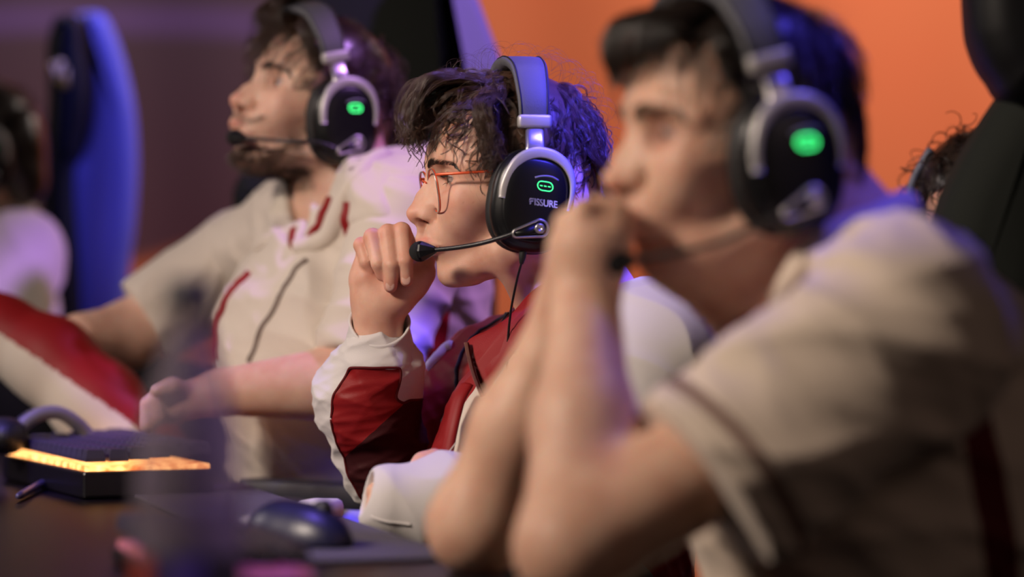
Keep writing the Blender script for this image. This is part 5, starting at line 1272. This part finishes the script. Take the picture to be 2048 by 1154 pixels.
torr = [rc(P(1765, 830, 2.32), P(1830, 1500, 2.34), 0.125, 0.165, 0.05), el(P(1790, 960, 2.32), (0.16, 0.18, 0.17), None, 0.05),
        rc(P(1610, 700, 2.48), P(1720, 640, 2.32), 0.060, 0.066, 0.04), rc(P(1720, 640, 2.32), P(1800, 650, 2.14), 0.066, 0.070, 0.04), rc(P(1710, 520, 2.31), P(1720, 620, 2.31), 0.052, 0.075, 0.03)]
sr = [rc(P(1800, 675, 2.12), P(1465, 935, 2.09), 0.076, 0.064, 0.04), rc(P(1465, 935, 2.09), P(1340, 1015, 2.08), 0.064, 0.060, 0.03)]
srf = [rc(P(1610, 810, 2.48), P(1400, 930, 2.42), 0.056, 0.052, 0.03)]
c_r = cyl_clip(P(1412, 972, 2.085), P(1800, 675, 2.12)); c_f = cyl_clip(P(1400, 930, 2.42), P(1610, 810, 2.48))
nh = [rc(HR_.w(-8, 4, -62), P(1590, 600, 2.22), 0.060, 0.050, 0.006, '-')]
cloth('collar', [rc(P(1560, 600, 2.34), P(1600, 800, 2.40), 0.05, 0.07, 0.03)], 0.004, M_maroon, right)  # maroon lump that paints the shaded chest dark, not a real collar
M_beige = knit('beige_shirt', (0.66, 0.54, 0.44))
def stripe(C):
    c = P(1855, 480, 2.12); e = P(1960, 1154, 2.2); d = e-c; t = (c[2]-C[:, 2])/(c[2]-e[2]); xx = c[0]+d[0]*t; return np.where((np.abs(C[:, 0]-xx-0.012) < 0.014) & (C[:, 1] < 2.34), 1, 0)
rd = lambda X: wr(X, 51, 0.016, 48, (0.15, 0, 1.0), stretch=3.5) + wr(X, 52, 0.006, 90, (0.4, 0, 0.9))
cloth('shirt', torr+nh, 0.0032, None, right, disp=rd, mats=[M_beige, M_maroon], fm=stripe)
def hem(C):
    a = P(1412, 972, 2.085); n = P(1800, 675, 2.12)-a; n /= np.linalg.norm(n); t = (C-a) @ n; return np.where((t > 0.020) & (t < 0.031), 1, 0)
cloth('sleeve', sr, 0.0030, None, right, disp=rd, clip=c_r, mats=[M_beige, mat('brown_trim', (0.16, 0.09, 0.07), 0.8)], fm=hem)
cloth('sleeve', srf, 0.0035, M_beige, right, disp=rd, clip=c_f)
wire('collar', torr, [P(1600, 640, 2.2), P(1640, 560, 2.2), P(1690, 480, 2.2), P(1740, 435, 2.22), P(1800, 430, 2.28)], 0.014, M_beige, right, off=0.008)

# ============ curly person partly hidden behind the right-hand chair
HC_ = Head(P(1998, 456, 3.3), 82.0, -6.0, 26.0)
pc = thing('person', (0.5, 3.35, 0.45), 'dark curly-haired person mostly hidden behind the chair at the right', 'person')
bc = head_prims(HC_) + neck_prims(HC_, P(1990, 560, 3.36), 54, 60) + [rc(P(1990, 560, 3.36), P(2000, 1200, 3.4), 0.09, 0.15, 0.04), rc(P(1890, 640, 3.36), P(2120, 650, 3.4), 0.05, 0.05, 0.03)]
bc += chain([P(1890, 640, 3.36), P(1650, 860, 3.25), P(1440, 700, 3.18)], [0.046, 0.036, 0.024], 0.02) + [rc(P(1440, 700, 3.18), P(1408, 686, 3.17), 0.024, 0.022, 0.01)]
for i in range(4): bc += chain([P(1405, 668+14*i, 3.15), P(1386, 664+15*i, 3.14), P(1380, 684+12*i, 3.155)], [0.010, 0.0095, 0.008], 0.003)
V, F = sdf_mesh(bc, 0.0032); fast_mesh('body', V, F, [M_skin], pc, col=head_tint(HC_, V, None, 0.0))
add_eyes(HC_, pc)
hair(HC_, 'hair', pc, M_hair2, 17, 260, 12, 60, 20, 22, 9.0, rad=0.16, width=3.5)
torc = [rc(P(1960, 620, 3.37), P(2000, 1200, 3.4), 0.13, 0.17, 0.05), rc(P(1890, 640, 3.37), P(2110, 650, 3.4), 0.064, 0.064, 0.03), rc(P(1885, 640, 3.36), P(1720, 800, 3.29), 0.06, 0.05, 0.03), rc(P(1905, 500, 3.36), P(1930, 560, 3.36), 0.05, 0.07, 0.02)]
cloth('shirt', torc, 0.004, knit('pink_lit_shirt', (0.62, 0.42, 0.42)), pc, disp=lambda X: wr(X, 61, 0.012, 50, (0.6, 0, 0.8)))  # cream shirt with the pink light put into its base colour
hb = smooth_path([HC_.w(6, -88, -16), HC_.w(6, -90, 20), HC_.w(6, -84, 60), HC_.w(4, -66, 92), HC_.w(0, -30, 118)], 40)
o = thing('gaming_headset', HC_.w(0, -90, 0), 'slate-blue headset band on the person hidden behind the right-hand chair', 'headset')
rings = []
for i in range(40):
    t = hb[min(i+1, 39)]-hb[max(i-1, 0)]; t /= np.linalg.norm(t); n = np.cross(HC_.R[:, 0], t); n /= np.linalg.norm(n)
    rings.append([hb[i]+HC_.R[:, 0]*0.017*a+n*0.004*b_ for a, b_ in ((-1, -0.6), (-0.9, 1), (0.9, 1), (1, -0.6), (0.6, -1.4), (-0.6, -1.4))])
V, F = loft(rings); mesh_obj('headband', V, F, mat('slate_blue_band', (0.10, 0.11, 0.17), 0.5), o)
cc_ = HC_.w(2, -88, -14); V, F = sdf_mesh([el(cc_, (0.042, 0.016, 0.050), HC_.R, 0.01)], 0.0022); fast_mesh('ear_cup', V, F, [M_black], o)

# ============ person at the far left edge
HF_ = Head(P(-22, 300, 4.7), 8.0, -4.0, 0.0)
pf = thing('person', (-0.95, 4.75, 0.45), 'person at the far left edge in a pale shirt, dark headset on head', 'person')
bf = head_prims(HF_) + neck_prims(HF_, P(5, 450, 4.74), 50, 52) + [rc(P(5, 560, 4.74), P(0, 900, 4.74), 0.08, 0.12, 0.04)]
V, F = sdf_mesh(bf, 0.0045); fast_mesh('body', V, F, [M_skin2], pf, col=head_tint(HF_, V, None, 0.0))
V, F = sdf_mesh([HF_.el((-42, 0, 8), (56, 76, 82), 10), HF_.el((-50, 0, -50), (42, 58, 50), 20)], 0.005, disp=lambda X: 0.004*noise3(X, 3, 6, (60, 160))); fast_mesh('hair', V, F, [M_hair2], pf)
add_eyes(HF_, pf); hair(HF_, 'hair_locks', pf, M_hair2, 19, 200, 8, 50, 12, 12, 3.0, rad=0.22, width=6)
cloth('shirt', [rc(P(-15, 590, 4.72), P(-5, 1000, 4.72), 0.10, 0.13, 0.04), rc(P(-20, 520, 4.80), P(45, 510, 4.55), 0.055, 0.062, 0.04), rc(P(45, 510, 4.55), P(10, 640, 4.45), 0.060, 0.055, 0.03), rc(P(5, 440, 4.73), P(0, 500, 4.73), 0.058, 0.075, 0.02)], 0.0045, M_cream, pf, disp=lambda X: wr(X, 71, 0.012, 40, (0.6, 0, 0.8)))
make_headset(HF_, 'dark headset with blue sheen at the far left edge of the frame', tilt=10, logo=False, led=0.5)
